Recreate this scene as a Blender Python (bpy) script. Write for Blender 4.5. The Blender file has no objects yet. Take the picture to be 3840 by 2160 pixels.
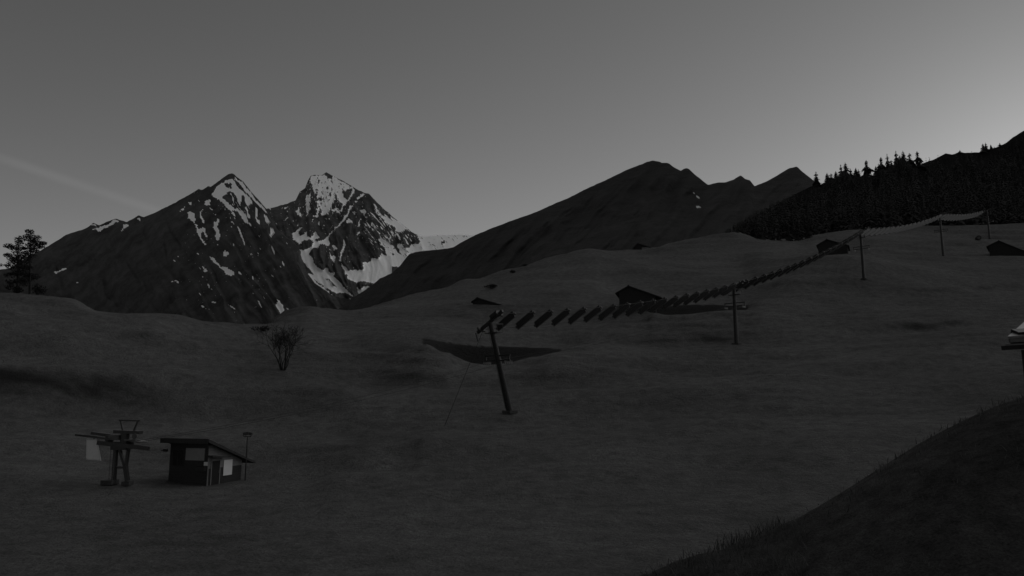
import bpy, math, random
import numpy as np
from mathutils import Vector, Matrix

SC = bpy.context.scene
COL = SC.collection
R = math.radians

# ------------------------------------------------------------------ camera, sky, sun, exposure
F = 2742.0                      # focal length in photograph pixels (3840 wide), about 70 degrees across
PITCH = math.atan((1500 - 1080) / F)
CP, SP = math.cos(PITCH), math.sin(PITCH)
cam = bpy.data.cameras.new('camera')
cam.sensor_width = 36.0
cam.lens = 36.0 * F / 3840.0
cam.clip_start = 0.3
cam.clip_end = 40000
camo = bpy.data.objects.new('camera', cam)
COL.objects.link(camo)
camo.rotation_euler = (math.pi / 2 + PITCH, 0, 0)
SC.camera = camo

SUN_EL, SUN_AZ = R(12.0), R(40)          # azimuth measured from +Y (view axis) towards +X (right)
SKY_STRENGTH = 0.094
EXPOSURE = 0.0

world = bpy.data.worlds.new('World')
SC.world = world
world.use_nodes = True
nt = world.node_tree
bg = nt.nodes['Background']
sky = nt.nodes.new('ShaderNodeTexSky')
sky.sky_type = 'NISHITA'
sky.sun_disc = False
sky.sun_elevation = SUN_EL
sky.sun_rotation = SUN_AZ
sky.altitude = 1700
sky.air_density = 0.5
sky.dust_density = 0.3
sky.ozone_density = 0.0
bw = nt.nodes.new('ShaderNodeRGBToBW')           # the photograph is a monochrome night-mode picture
nt.links.new(sky.outputs[0], bw.inputs[0])


def ray(px, py):
    u, v = (px - 1920) / F, (1080 - py) / F
    return Vector((u, CP - v * SP, SP + v * CP))


def P(px, py, D):
    r = ray(px, py)
    return r * (D / r.y)


def zat(py, D):
    v = (1080 - py) / F
    return D * (SP + v * CP) / (CP - v * SP)


# faint old contrail across the left of the sky (a band along a great circle of the sky itself)
d1, d2 = ray(0, 592).normalized(), ray(590, 790).normalized()
nrm = d1.cross(d2).normalized()
tc = nt.nodes.new('ShaderNodeTexCoord')
dot = nt.nodes.new('ShaderNodeVectorMath'); dot.operation = 'DOT_PRODUCT'
dot.inputs[1].default_value = nrm
nt.links.new(tc.outputs['Generated'], dot.inputs[0])
ab = nt.nodes.new('ShaderNodeMath'); ab.operation = 'ABSOLUTE'
nt.links.new(dot.outputs['Value'], ab.inputs[0])
mr = nt.nodes.new('ShaderNodeMapRange'); mr.interpolation_type = 'SMOOTHSTEP'
mr.inputs['From Min'].default_value = 0.0
mr.inputs['From Max'].default_value = 0.0085
mr.inputs['To Min'].default_value = 1.0
mr.inputs['To Max'].default_value = 0.0
nt.links.new(ab.outputs[0], mr.inputs['Value'])
cn = nt.nodes.new('ShaderNodeTexNoise'); cn.inputs['Scale'].default_value = 9.0; cn.inputs['Detail'].default_value = 4
nt.links.new(tc.outputs['Generated'], cn.inputs['Vector'])
m1 = nt.nodes.new('ShaderNodeMath'); m1.operation = 'MULTIPLY'
nt.links.new(mr.outputs[0], m1.inputs[0]); nt.links.new(cn.outputs[0], m1.inputs[1])
# thin high haze: only on the left quarter where the trail still shows
sx = nt.nodes.new('ShaderNodeSeparateXYZ'); nt.links.new(tc.outputs['Generated'], sx.inputs[0])
mx = nt.nodes.new('ShaderNodeMapRange')
mx.inputs['From Min'].default_value = -0.48; mx.inputs['From Max'].default_value = -0.25
mx.inputs['To Min'].default_value = 0.2; mx.inputs['To Max'].default_value = 0.0
nt.links.new(sx.outputs[0], mx.inputs['Value'])
m2 = nt.nodes.new('ShaderNodeMath'); m2.operation = 'MULTIPLY'
nt.links.new(m1.outputs[0], m2.inputs[0]); nt.links.new(mx.outputs[0], m2.inputs[1])
m3 = nt.nodes.new('ShaderNodeMath'); m3.operation = 'MULTIPLY_ADD'
nt.links.new(bw.outputs[0], m3.inputs[0]); nt.links.new(m2.outputs[0], m3.inputs[1]); nt.links.new(bw.outputs[0], m3.inputs[2])
nt.links.new(m3.outputs[0], bg.inputs['Color'])
bg.inputs['Strength'].default_value = SKY_STRENGTH

sun = bpy.data.lights.new('sun', 'SUN')
sun.energy = 1.5                        # the sun has set behind the ridge: only its broad afterglow is left
sun.angle = R(120)
sun.color = (1, 1, 1)
suno = bpy.data.objects.new('sun', sun)
COL.objects.link(suno)
sd = Vector((math.sin(SUN_AZ) * math.cos(SUN_EL), math.cos(SUN_AZ) * math.cos(SUN_EL), math.sin(SUN_EL)))
suno.rotation_euler = sd.to_track_quat('Z', 'Y').to_euler()

SC.view_settings.view_transform = 'Standard'
SC.view_settings.look = 'None'
SC.view_settings.gamma = 1.0
SC.view_settings.exposure = EXPOSURE
SC.view_settings.use_curve_mapping = False
SC.cycles.max_bounces = 4
SC.cycles.diffuse_bounces = 2

random.seed(7)
rng = np.random.default_rng(11)


# ------------------------------------------------------------------ materials
def gray(v):
    return (v, v, v, 1)


def mat(name, v, rough=0.9, nscale=1.0, var=0.25, bump=0.0, bscale=None, stretch=(1, 1, 1), spec=0.2, metal=0.0, v2=None):
    m = bpy.data.materials.new(name)
    m.use_nodes = True
    t = m.node_tree
    b = t.nodes['Principled BSDF']
    b.inputs['Roughness'].default_value = rough
    b.inputs['Specular IOR Level'].default_value = spec
    b.inputs['Metallic'].default_value = metal
    co = t.nodes.new('ShaderNodeTexCoord')
    mp = t.nodes.new('ShaderNodeMapping'); mp.inputs['Scale'].default_value = stretch
    t.links.new(co.outputs['Object'], mp.inputs[0])
    n = t.nodes.new('ShaderNodeTexNoise'); n.inputs['Scale'].default_value = nscale
    n.inputs['Detail'].default_value = 6; n.inputs['Roughness'].default_value = 0.62
    t.links.new(mp.outputs[0], n.inputs['Vector'])
    r = t.nodes.new('ShaderNodeMapRange')
    r.inputs['From Min'].default_value = 0.28; r.inputs['From Max'].default_value = 0.72
    r.inputs['To Min'].default_value = v * (1 - var)
    r.inputs['To Max'].default_value = v2 if v2 else v * (1 + var)
    t.links.new(n.outputs[0], r.inputs['Value'])
    t.links.new(r.outputs[0], b.inputs['Base Color'])
    if bump:
        nb = t.nodes.new('ShaderNodeTexNoise'); nb.inputs['Scale'].default_value = bscale or nscale * 4
        nb.inputs['Detail'].default_value = 5
        t.links.new(mp.outputs[0], nb.inputs['Vector'])
        bp = t.nodes.new('ShaderNodeBump'); bp.inputs['Strength'].default_value = 1.0
        bp.inputs['Distance'].default_value = bump
        t.links.new(nb.outputs[0], bp.inputs['Height'])
        t.links.new(bp.outputs[0], b.inputs['Normal'])
    return m


M = {}
M['wood_dark'] = mat('weathered dark timber', 0.022, 0.85, 3.0, 0.4, 0.01, 20, (1, 1, 6))
M['wood_roof'] = mat('old shingle roof', 0.03, 0.85, 2.0, 0.35, 0.02, 8)
M['wood_pale'] = mat('pale planks', 0.16, 0.8, 3.0, 0.25, 0.01, 20, (1, 1, 6))
M['plank'] = mat('brown hut planks', 0.033, 0.75, 5.0, 0.35, 0.004, 30, (1, 1, 8))
M['plank_light'] = mat('pale hut planks', 0.17, 0.75, 5.0, 0.3, 0.004, 30, (1, 1, 8))
M['steel'] = mat('dark painted steel', 0.022, 0.45, 2.0, 0.3, spec=0.35)
M['steel_pale'] = mat('galvanised steel', 0.16, 0.4, 3.0, 0.3, spec=0.5)
M['steel_mid'] = mat('grey machine steel', 0.06, 0.5, 4.0, 0.4, spec=0.4)
M['concrete'] = mat('concrete', 0.05, 0.9, 4.0, 0.3, 0.02, 12)
M['cable'] = mat('steel rope', 0.02, 0.6, 5.0, 0.2)
M['white'] = mat('white board', 0.62, 0.7, 2.0, 0.06)
M['white_cloth'] = mat('white tarpaulin', 0.6, 0.8, 1.2, 0.1, 0.02, 3)
M['board_grey'] = mat('grey board', 0.22, 0.7, 3.0, 0.12)
M['black'] = mat('black interior', 0.012, 0.5, 2.0, 0.2)
M['roofing'] = mat('bitumen roof', 0.028, 0.8, 3.0, 0.3)
M['sheet_metal'] = mat('bare sheet metal roof', 0.15, 0.5, 2.0, 0.2, spec=0.5)
M['sheet_mid'] = mat('dull sheet metal', 0.07, 0.55, 2.0, 0.2, spec=0.4)
M['needles'] = mat('spruce needles', 0.04, 0.9, 0.6, 0.4, spec=0.0)
M['needles_far'] = mat('dark forest needles', 0.055, 0.9, 0.08, 0.45, spec=0.0)
M['bark'] = mat('bark', 0.02, 0.9, 2.0, 0.3, 0.02, 8)
M['bare'] = mat('bare twig bark', 0.018, 0.9, 2.0, 0.3)
M['leaf'] = mat('broad leaves', 0.03, 0.8, 0.7, 0.35, spec=0.0)
M['shrub'] = mat('dark shrub leaves', 0.022, 0.85, 0.8, 0.4, spec=0.0)
M['hay'] = mat('pale bale wrap', 0.07, 0.7, 2.0, 0.3)


def solar_glass():
    m = bpy.data.materials.new('solar glass')
    m.use_nodes = True
    t = m.node_tree
    b = t.nodes['Principled BSDF']
    b.inputs['Roughness'].default_value = 0.1
    b.inputs['IOR'].default_value = 1.7
    b.inputs['Specular IOR Level'].default_value = 1.0
    co = t.nodes.new('ShaderNodeTexCoord')
    n = t.nodes.new('ShaderNodeTexNoise'); n.inputs['Scale'].default_value = 1.5
    t.links.new(co.outputs['Object'], n.inputs['Vector'])
    r = t.nodes.new('ShaderNodeMapRange'); r.inputs['To Min'].default_value = 0.022; r.inputs['To Max'].default_value = 0.034
    t.links.new(n.outputs[0], r.inputs['Value']); t.links.new(r.outputs[0], b.inputs['Base Color'])
    return m


M['solar'] = solar_glass()


def terrain_mat(name, base, var, big, fine, soil_shade=None, bump=0.05, far_scale=None, nz=(0.9, 0.74)):
    """grass sheet: broad tone patches, fine tufty grain, bare earth tone with painted shade where it is steep"""
    m = bpy.data.materials.new(name)
    m.use_nodes = True
    t = m.node_tree
    b = t.nodes['Principled BSDF']
    b.inputs['Roughness'].default_value = 1.0
    b.inputs['Specular IOR Level'].default_value = 0.0
    co = t.nodes.new('ShaderNodeTexCoord')
    acc = None
    for sc, w, det in ((big, var, 5), (fine, var * 1.3, 6), (fine * 9, var * 1.2, 3)):
        n = t.nodes.new('ShaderNodeTexNoise'); n.inputs['Scale'].default_value = sc
        n.inputs['Detail'].default_value = det; n.inputs['Roughness'].default_value = 0.65
        t.links.new(co.outputs['Object'], n.inputs['Vector'])
        r = t.nodes.new('ShaderNodeMapRange')
        r.inputs['From Min'].default_value = 0.3; r.inputs['From Max'].default_value = 0.7
        r.inputs['To Min'].default_value = 1 - w; r.inputs['To Max'].default_value = 1 + w
        t.links.new(n.outputs[0], r.inputs['Value'])
        if acc is None:
            acc = r.outputs[0]
        else:
            q = t.nodes.new('ShaderNodeMath'); q.operation = 'MULTIPLY'
            t.links.new(acc, q.inputs[0]); t.links.new(r.outputs[0], q.inputs[1]); acc = q.outputs[0]
    q = t.nodes.new('ShaderNodeMath'); q.operation = 'MULTIPLY'; q.inputs[1].default_value = base
    t.links.new(acc, q.inputs[0]); acc = q.outputs[0]
    if soil_shade is not None:
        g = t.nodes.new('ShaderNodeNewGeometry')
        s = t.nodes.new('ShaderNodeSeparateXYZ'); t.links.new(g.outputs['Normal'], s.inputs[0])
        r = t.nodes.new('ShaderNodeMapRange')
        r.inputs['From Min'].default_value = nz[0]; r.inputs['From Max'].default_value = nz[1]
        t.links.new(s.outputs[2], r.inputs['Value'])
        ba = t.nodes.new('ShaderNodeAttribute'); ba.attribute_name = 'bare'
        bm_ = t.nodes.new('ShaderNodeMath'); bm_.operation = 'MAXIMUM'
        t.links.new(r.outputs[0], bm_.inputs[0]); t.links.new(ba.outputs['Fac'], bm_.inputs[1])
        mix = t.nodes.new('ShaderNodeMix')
        mix.inputs[3].default_value = soil_shade
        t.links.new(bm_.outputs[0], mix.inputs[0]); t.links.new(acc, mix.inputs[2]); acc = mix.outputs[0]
    t.links.new(acc, b.inputs['Base Color'])
    nb = t.nodes.new('ShaderNodeTexNoise'); nb.inputs['Scale'].default_value = fine * 3
    nb.inputs['Detail'].default_value = 6; nb.inputs['Roughness'].default_value = 0.7
    t.links.new(co.outputs['Object'], nb.inputs['Vector'])
    bp = t.nodes.new('ShaderNodeBump'); bp.inputs['Strength'].default_value = 1.0; bp.inputs['Distance'].default_value = bump
    t.links.new(nb.outputs[0], bp.inputs['Height']); t.links.new(bp.outputs[0], b.inputs['Normal'])
    return m


M['meadow'] = terrain_mat('alpine meadow grass', 0.11, 0.2, 0.05, 0.9, soil_shade=0.042, bump=0.35, nz=(0.80, 0.64))
M['embank'] = terrain_mat('rough unmown bank', 0.048, 0.3, 0.4, 4.0, bump=0.06)
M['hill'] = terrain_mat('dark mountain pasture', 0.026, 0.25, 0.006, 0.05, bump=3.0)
M['forest_floor'] = terrain_mat('forest floor', 0.015, 0.25, 0.02, 0.2, bump=0.5)
M['valley'] = terrain_mat('valley ground', 0.05, 0.2, 0.002, 0.05, bump=0.5)


def rock_mat(name, rock, snow, nscale):
    m = bpy.data.materials.new(name)
    m.use_nodes = True
    t = m.node_tree
    b = t.nodes['Principled BSDF']
    b.inputs['Roughness'].default_value = 0.95
    b.inputs['Specular IOR Level'].default_value = 0.05
    co = t.nodes.new('ShaderNodeTexCoord')
    n = t.nodes.new('ShaderNodeTexNoise'); n.inputs['Scale'].default_value = nscale
    n.inputs['Detail'].default_value = 8; n.inputs['Roughness'].default_value = 0.7
    t.links.new(co.outputs['Object'], n.inputs['Vector'])
    r = t.nodes.new('ShaderNodeMapRange')
    r.inputs['From Min'].default_value = 0.3; r.inputs['From Max'].default_value = 0.7
    r.inputs['To Min'].default_value = rock * 0.5; r.inputs['To Max'].default_value = rock * 1.5
    t.links.new(n.outputs[0], r.inputs['Value'])
    at = t.nodes.new('ShaderNodeAttribute'); at.attribute_name = 'snow'
    n2 = t.nodes.new('ShaderNodeTexNoise'); n2.inputs['Scale'].default_value = nscale * 3
    n2.inputs['Detail'].default_value = 6; n2.inputs['Roughness'].default_value = 0.75
    t.links.new(co.outputs['Object'], n2.inputs['Vector'])
    a = t.nodes.new('ShaderNodeMath'); a.operation = 'MULTIPLY_ADD'
    a.inputs[1].default_value = 0.5; a.inputs[2].default_value = -0.25
    t.links.new(n2.outputs[0], a.inputs[0])
    a2 = t.nodes.new('ShaderNodeMath'); a2.operation = 'ADD'
    t.links.new(at.outputs['Fac'], a2.inputs[0]); t.links.new(a.outputs[0], a2.inputs[1])
    r2 = t.nodes.new('ShaderNodeMapRange'); r2.interpolation_type = 'SMOOTHSTEP'
    r2.inputs['From Min'].default_value = 0.42; r2.inputs['From Max'].default_value = 0.58
    t.links.new(a2.outputs[0], r2.inputs['Value'])
    mix = t.nodes.new('ShaderNodeMix'); mix.inputs[3].default_value = snow
    t.links.new(r2.outputs[0], mix.inputs[0]); t.links.new(r.outputs[0], mix.inputs[2])
    t.links.new(mix.outputs[0], b.inputs['Base Color'])
    bp = t.nodes.new('ShaderNodeBump'); bp.inputs['Strength'].default_value = 0.7; bp.inputs['Distance'].default_value = 6.0
    t.links.new(n.outputs[0], bp.inputs['Height']); t.links.new(bp.outputs[0], b.inputs['Normal'])
    return m


M['rock'] = rock_mat('rock and spring snow', 0.064, 0.95, 0.012)


# ------------------------------------------------------------------ object helpers
def tag(o, label=None, cat=None, group=None, kind=None):
    if label: o['label'] = label
    if cat: o['category'] = cat
    if group: o['group'] = group
    if kind: o['kind'] = kind
    return o


def empty(name, loc, label=None, cat=None, group=None, parent=None):
    o = bpy.data.objects.new(name, None)
    COL.objects.link(o)
    o.location = loc
    o.empty_display_size = 0.3
    return tag(o, label, cat, group)


class MB:
    def __init__(self):
        self.v, self.f = [], []

    def add(self, vs, fs):
        k = len(self.v)
        self.v += [tuple(x) for x in vs]
        self.f += [tuple(i + k for i in f) for f in fs]
        return self

    def box(self, c, ax, ay, az):
        """box with centre and three half-axis vectors"""
        c, ax, ay, az = Vector(c), Vector(ax), Vector(ay), Vector(az)
        vs = [c + sx * ax + sy * ay + sz * az for sx in (-1, 1) for sy in (-1, 1) for sz in (-1, 1)]
        fs = [(0, 1, 3, 2), (4, 6, 7, 5), (0, 4, 5, 1), (2, 3, 7, 6), (0, 2, 6, 4), (1, 5, 7, 3)]
        if ax.cross(ay).dot(az) < 0:
            fs = [f[::-1] for f in fs]
        return self.add(vs, fs)

    def bar(self, a, b, w, h, up=(0, 0, 1)):
        """rectangular bar from a to b: width w sideways, h along up"""
        a, b = Vector(a), Vector(b)
        d = (b - a)
        s = d.cross(Vector(up)).normalized()
        u = s.cross(d).normalized()
        return self.box((a + b) / 2, d / 2, s * w / 2, u * h / 2)

    def tube(self, a, b, r0, r1=None, n=8, cap=True):
        a, b = Vector(a), Vector(b)
        r1 = r0 if r1 is None else r1
        d = (b - a).normalized()
        s = d.orthogonal().normalized()
        t = d.cross(s)
        vs = []
        for p, r in ((a, r0), (b, r1)):
            for i in range(n):
                q = 2 * math.pi * i / n
                vs.append(p + (s * math.cos(q) + t * math.sin(q)) * r)
        fs = [(i, (i + 1) % n, n + (i + 1) % n, n + i) for i in range(n)]
        if cap:
            fs += [tuple(range(n - 1, -1, -1)), tuple(range(n, 2 * n))]
        return self.add(vs, fs)

    def path(self, pts, r, n=5):
        for a, b in zip(pts[:-1], pts[1:]):
            self.tube(a, b, r, r, n, cap=False)
        return self

    def disc(self, c, axis, r, th, n=20):
        a = Vector(axis).normalized()
        return self.tube(Vector(c) - a * th / 2, Vector(c) + a * th / 2, r, r, n)

    def prism(self, poly, d):
        """polygon (list of points) extruded along vector d"""
        poly = [Vector(p) for p in poly]
        d = Vector(d)
        n = len(poly)
        vs = poly + [p + d for p in poly]
        nrmv = Vector((0, 0, 0))
        for i in range(n):
            nrmv += poly[i].cross(poly[(i + 1) % n])
        fs = [tuple(range(n)), tuple(range(2 * n - 1, n - 1, -1))] + [(i, n + i, n + (i + 1) % n, (i + 1) % n) for i in range(n)]
        if nrmv.dot(d) > 0:
            fs = [f[::-1] for f in fs]
        return self.add(vs, fs)

    def mesh(self, name, origin=(0, 0, 0), smooth=False):
        me = bpy.data.meshes.new(name)
        o = Vector(origin)
        me.from_pydata([tuple(Vector(v) - o) for v in self.v], [], self.f)
        if smooth:
            me.polygons.foreach_set('use_smooth', [True] * len(me.polygons))
        me.update()
        return me

    def build(self, name, material, parent=None, origin=None, smooth=False):
        """world-space geometry as one mesh object; as a child its origin is taken off its thing's"""
        base = Vector((0, 0, 0))
        q = parent
        while q is not None:
            base = base + Vector(q.location); q = q.parent
        if parent is None and origin is not None:
            base = Vector(origin)
        me = self.mesh(name, base, smooth)
        me.materials.append(material)
        o = bpy.data.objects.new(name, me)
        COL.objects.link(o)
        if parent is not None:
            o.parent = parent
        else:
            o.location = base
        return o


def npmesh(name, V, Fq, material, smooth=True):
    me = bpy.data.meshes.new(name)
    V = np.asarray(V, dtype=np.float32); Fq = np.asarray(Fq, dtype=np.int32)
    k = Fq.shape[1]
    me.vertices.add(len(V)); me.vertices.foreach_set('co', V.ravel())
    me.loops.add(Fq.size); me.loops.foreach_set('vertex_index', Fq.ravel())
    me.polygons.add(len(Fq)); me.polygons.foreach_set('loop_start', np.arange(0, Fq.size, k, dtype=np.int32))
    if smooth:
        me.polygons.foreach_set('use_smooth', np.ones(len(Fq), dtype=bool))
    me.update(calc_edges=True)
    me.materials.append(material)
    o = bpy.data.objects.new(name, me)
    COL.objects.link(o)
    return o


def gridfaces(nr, nc):
    i = np.arange(nr - 1)[:, None] * nc + np.arange(nc - 1)[None, :]
    return np.stack([i, i + 1, i + nc + 1, i + nc], -1).reshape(-1, 4)


# ------------------------------------------------------------------ noise and interpolation
_perm = np.random.default_rng(3).random((256, 256))


def vnoise(x, y):
    xi, yi = np.floor(x).astype(int), np.floor(y).astype(int)
    fx, fy = x - xi, y - yi
    fx = fx * fx * fx * (fx * (fx * 6 - 15) + 10); fy = fy * fy * fy * (fy * (fy * 6 - 15) + 10)
    g = lambda a, b: _perm[a & 255, b & 255]
    return (g(xi, yi) * (1 - fx) + g(xi + 1, yi) * fx) * (1 - fy) + (g(xi, yi + 1) * (1 - fx) + g(xi + 1, yi + 1) * fx) * fy


def fbm(x, y, o=4, gain=0.5):
    s, a, n = 0, 1, 0
    for k in range(o):
        s = s + a * (vnoise(x * 2 ** k + 17.3 * k, y * 2 ** k + 5.1 * k) - 0.5) * 2
        n += a; a *= gain
    return s / n


def pchip(x, y, xn):
    """monotone cubic along axis 0: y (n,) or (n,m)"""
    x = np.asarray(x, float); y = np.asarray(y, float)
    one = y.ndim == 1
    if one: y = y[:, None]
    h = np.diff(x)[:, None]; dl = np.diff(y, axis=0) / h
    d = np.zeros_like(y)
    w1 = 2 * h[1:] + h[:-1]; w2 = h[1:] + 2 * h[:-1]
    with np.errstate(divide='ignore', invalid='ignore'):
        dm = (w1 + w2) / (w1 / dl[:-1] + w2 / dl[1:])
    d[1:-1] = np.where(dl[:-1] * dl[1:] > 0, dm, 0)
    d[0], d[-1] = dl[0], dl[-1]
    xn = np.clip(xn, x[0], x[-1])
    i = np.clip(np.searchsorted(x, xn, side='right') - 1, 0, len(x) - 2)
    t = ((xn - x[i]) / h[i, 0])[:, None]
    hh = h[i]
    r = ((1 + 2 * t) * (1 - t) ** 2) * y[i] + t * (1 - t) ** 2 * hh * d[i] + t * t * (3 - 2 * t) * y[i + 1] + t * t * (t - 1) * hh * d[i + 1]
    return r[:, 0] if one else r


# ------------------------------------------------------------------ the meadow
# for each bearing: (depth in metres, picture row that depth shows at)
def near(b): return [(6, 3900), (14, 2720), (25, 2200), (36, 1975), (48, b)]
COLS = {
    -1500: near(1770) + [(65, 1500), (85, 1230), (105, 1060), (120, 1010), (140, 1050), (200, 1250), (335, 1480)],
    -500: near(1780) + [(57, 1690), (66, 1590), (76, 1480), (85, 1280), (105, 1110), (118, 1055), (138, 1085), (200, 1250), (335, 1480)],
    0: near(1795) + [(57, 1735), (66, 1640), (76, 1530), (85, 1325), (105, 1150), (118, 1083), (135, 1108), (180, 1230), (335, 1480)],
    130: near(1800) + [(57, 1745), (66, 1652), (76, 1540), (85, 1345), (105, 1172), (117, 1100), (135, 1125), (180, 1230), (335, 1480)],
    270: near(1808) + [(57, 1758), (66, 1662), (76, 1555), (85, 1362), (105, 1190), (116, 1122), (135, 1150), (180, 1240), (335, 1480)],
    375: near(1812) + [(57, 1766), (66, 1672), (76, 1570), (85, 1382), (102, 1230), (112, 1163), (120, 1158), (140, 1190), (180, 1260), (335, 1480)],
    560: near(1820) + [(57, 1770), (66, 1682), (76, 1582), (85, 1410), (102, 1262), (114, 1185), (122, 1169), (140, 1200), (180, 1270), (335, 1480)],
    740: near(1828) + [(57, 1772), (66, 1688), (76, 1590), (85, 1440), (102, 1300), (108, 1275), (122, 1198), (145, 1230), (180, 1290), (335, 1480)],
    930: near(1828) + [(57, 1773), (66, 1690), (76, 1590), (85, 1465), (98, 1352), (106, 1302), (112, 1285), (126, 1228), (150, 1262), (190, 1310), (335, 1480)],
    1070: near(1828) + [(57, 1768), (66, 1684), (76, 1584), (85, 1470), (98, 1356), (106, 1305), (114, 1285), (130, 1230), (148, 1178), (165, 1190), (220, 1290), (335, 1480)],
    1150: near(1828) + [(57, 1762), (66, 1676), (76, 1578), (85, 1468), (98, 1362), (106, 1308), (115, 1285), (130, 1228), (150, 1160), (170, 1180), (220, 1290), (335, 1480)],
    1290: near(1806) + [(57, 1745), (66, 1655), (76, 1566), (85, 1462), (98, 1375), (108, 1310), (116, 1286), (132, 1238), (158, 1171), (180, 1185), (230, 1290), (335, 1480)],
    1400: near(1802) + [(57, 1728), (66, 1634), (76, 1552), (90, 1445), (100, 1370), (108, 1300), (116, 1272), (135, 1222), (172, 1147), (195, 1165), (250, 1280), (335, 1400)],
    1540: near(1796) + [(57, 1716), (66, 1622), (76, 1548), (90, 1440), (97, 1362), (101, 1322), (104, 1300), (111, 1278), (111.8, 1275), (113.4, 1268), (116, 1262), (135, 1209), (165, 1141), (190, 1110), (215, 1128), (270, 1250), (335, 1400)],
    1600: near(1795) + [(65, 1622), (76, 1546), (90, 1438), (97, 1345), (101, 1300), (104, 1288), (111, 1300), (111.8, 1284), (113.4, 1269), (116, 1262), (135, 1206), (165, 1136), (196, 1098), (220, 1120), (270, 1240), (335, 1400)],
    1660: near(1794) + [(65, 1621), (76, 1544), (90, 1436), (97, 1345), (101, 1307), (104, 1318), (111, 1320), (111.8, 1308), (113.4, 1276), (116, 1268), (135, 1206), (165, 1130), (203, 1083), (222, 1105), (270, 1220), (335, 1380)],
    1740: near(1793) + [(65, 1620), (76, 1543), (90, 1434), (98, 1368), (101, 1345), (104, 1360), (111, 1364), (111.8, 1346), (113.4, 1285), (116, 1275), (135, 1206), (165, 1122), (208, 1060), (228, 1080), (270, 1190), (335, 1360)],
    1840: near(1792) + [(65, 1618), (76, 1541), (90, 1432), (98, 1376), (101, 1358), (104, 1378), (111, 1384), (111.8, 1360), (113.4, 1296), (116, 1284), (135, 1206), (165, 1112), (200, 1050), (216, 1030), (235, 1052), (280, 1170), (335, 1340)],
    1960: near(1791) + [(65, 1616), (76, 1538), (90, 1424), (98, 1358), (101, 1341), (104, 1358), (111, 1362), (111.8, 1342), (113.4, 1304), (116, 1290), (135, 1204), (165, 1102), (205, 1015), (222, 997), (245, 1020), (290, 1150), (335, 1300)],
    2095: near(1790) + [(65, 1614), (76, 1534), (90, 1412), (98, 1330), (101, 1317), (104, 1319), (111, 1319), (111.8, 1316), (113.4, 1312), (116, 1300), (135, 1202), (165, 1092), (210, 975), (228, 958), (250, 975), (300, 1110), (335, 1260)],
    2220: near(1788) + [(65, 1612), (76, 1530), (90, 1410), (102, 1330), (115, 1280), (135, 1200), (165, 1086), (210, 955), (232, 934), (250, 946), (300, 1080), (335, 1220)],
    2300: near(1786) + [(65, 1610), (76, 1528), (90, 1412), (102, 1340), (115, 1285), (135, 1188), (150, 1140), (170, 1076), (210, 965), (232, 944), (255, 955), (300, 1060), (335, 1200)],
    2420: near(1784) + [(65, 1608), (76, 1526), (90, 1415), (102, 1355), (115, 1300), (132, 1195), (142, 1162), (150, 1140), (170, 1076), (210, 965), (240, 938), (265, 955), (310, 1060), (335, 1180)],
    2450: near(1783) + [(65, 1607), (76, 1525), (90, 1416), (102, 1358), (115, 1300), (128, 1204), (132, 1175), (135, 1177), (141.6, 1178), (142.4, 1172), (144, 1154), (146, 1150), (152, 1134), (170, 1076), (210, 968), (242, 932), (265, 950), (310, 1060), (335, 1160)],
    2520: near(1781) + [(65, 1604), (76, 1522), (90, 1415), (102, 1360), (115, 1300), (128, 1208), (132, 1184), (135, 1194), (141.6, 1197), (142.4, 1186), (144, 1153), (146, 1149), (152, 1133), (170, 1078), (210, 970), (246, 915), (268, 930), (310, 1040), (335, 1130)],
    2640: near(1777) + [(65, 1598), (76, 1516), (90, 1412), (102, 1360), (115, 1298), (128, 1208), (132, 1181), (135, 1192), (141.6, 1195), (142.4, 1184), (144, 1151), (146, 1147), (152, 1132), (170, 1080), (210, 975), (250, 890), (270, 900), (310, 1000), (335, 1100)],
    2780: near(1772) + [(65, 1590), (76, 1508), (90, 1408), (102, 1356), (115, 1291), (128, 1205), (132, 1176), (135, 1182), (141.6, 1183), (142.4, 1174), (144, 1151), (146, 1146), (152, 1130), (170, 1075), (210, 980), (240, 905), (262, 868), (285, 885), (335, 1000)],
    2860: near(1769) + [(65, 1585), (76, 1502), (90, 1400), (102, 1346), (115, 1284), (130, 1180), (140, 1142), (152, 1116), (170, 1055), (205, 968), (235, 920), (265, 895), (300, 900), (335, 980)],
    3000: near(1764) + [(65, 1575), (76, 1490), (90, 1388), (102, 1334), (115, 1270), (130, 1186), (145, 1118), (160, 1046), (176, 998), (192, 978), (206, 958), (225, 936), (250, 915), (275, 895), (335, 960)],
    3090: near(1761) + [(65, 1570), (76, 1482), (90, 1380), (102, 1326), (115, 1262), (130, 1186), (145, 1124), (160, 1046), (172, 990), (180, 966), (186, 972), (196, 962), (210, 945), (250, 900), (275, 880), (335, 950)],
    3240: near(1756) + [(65, 1560), (76, 1470), (90, 1368), (102, 1314), (115, 1250), (130, 1184), (145, 1128), (160, 1051), (172, 984), (180, 954), (186, 960), (196, 954), (215, 925), (250, 885), (280, 860), (335, 930)],
    3540: near(1748) + [(65, 1545), (76, 1452), (90, 1350), (102, 1290), (115, 1232), (130, 1176), (145, 1126), (160, 1068), (180, 1002), (195, 974), (205, 965), (220, 940), (250, 890), (285, 852), (335, 900)],
    3840: near(1740) + [(65, 1530), (76, 1436), (90, 1335), (102, 1270), (115, 1218), (130, 1168), (145, 1122), (160, 1075), (180, 1016), (200, 976), (208, 964), (225, 940), (255, 893), (290, 842), (335, 870)],
    4400: near(1730) + [(65, 1510), (76, 1410), (90, 1310), (115, 1195), (145, 1100), (180, 1000), (208, 950), (255, 870), (290, 820), (335, 840)],
    5400: near(1720) + [(65, 1480), (76, 1380), (90, 1280), (115, 1165), (145, 1070), (180, 970), (208, 920), (255, 840), (290, 790), (335, 800)],
}
keys = sorted(COLS)
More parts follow.
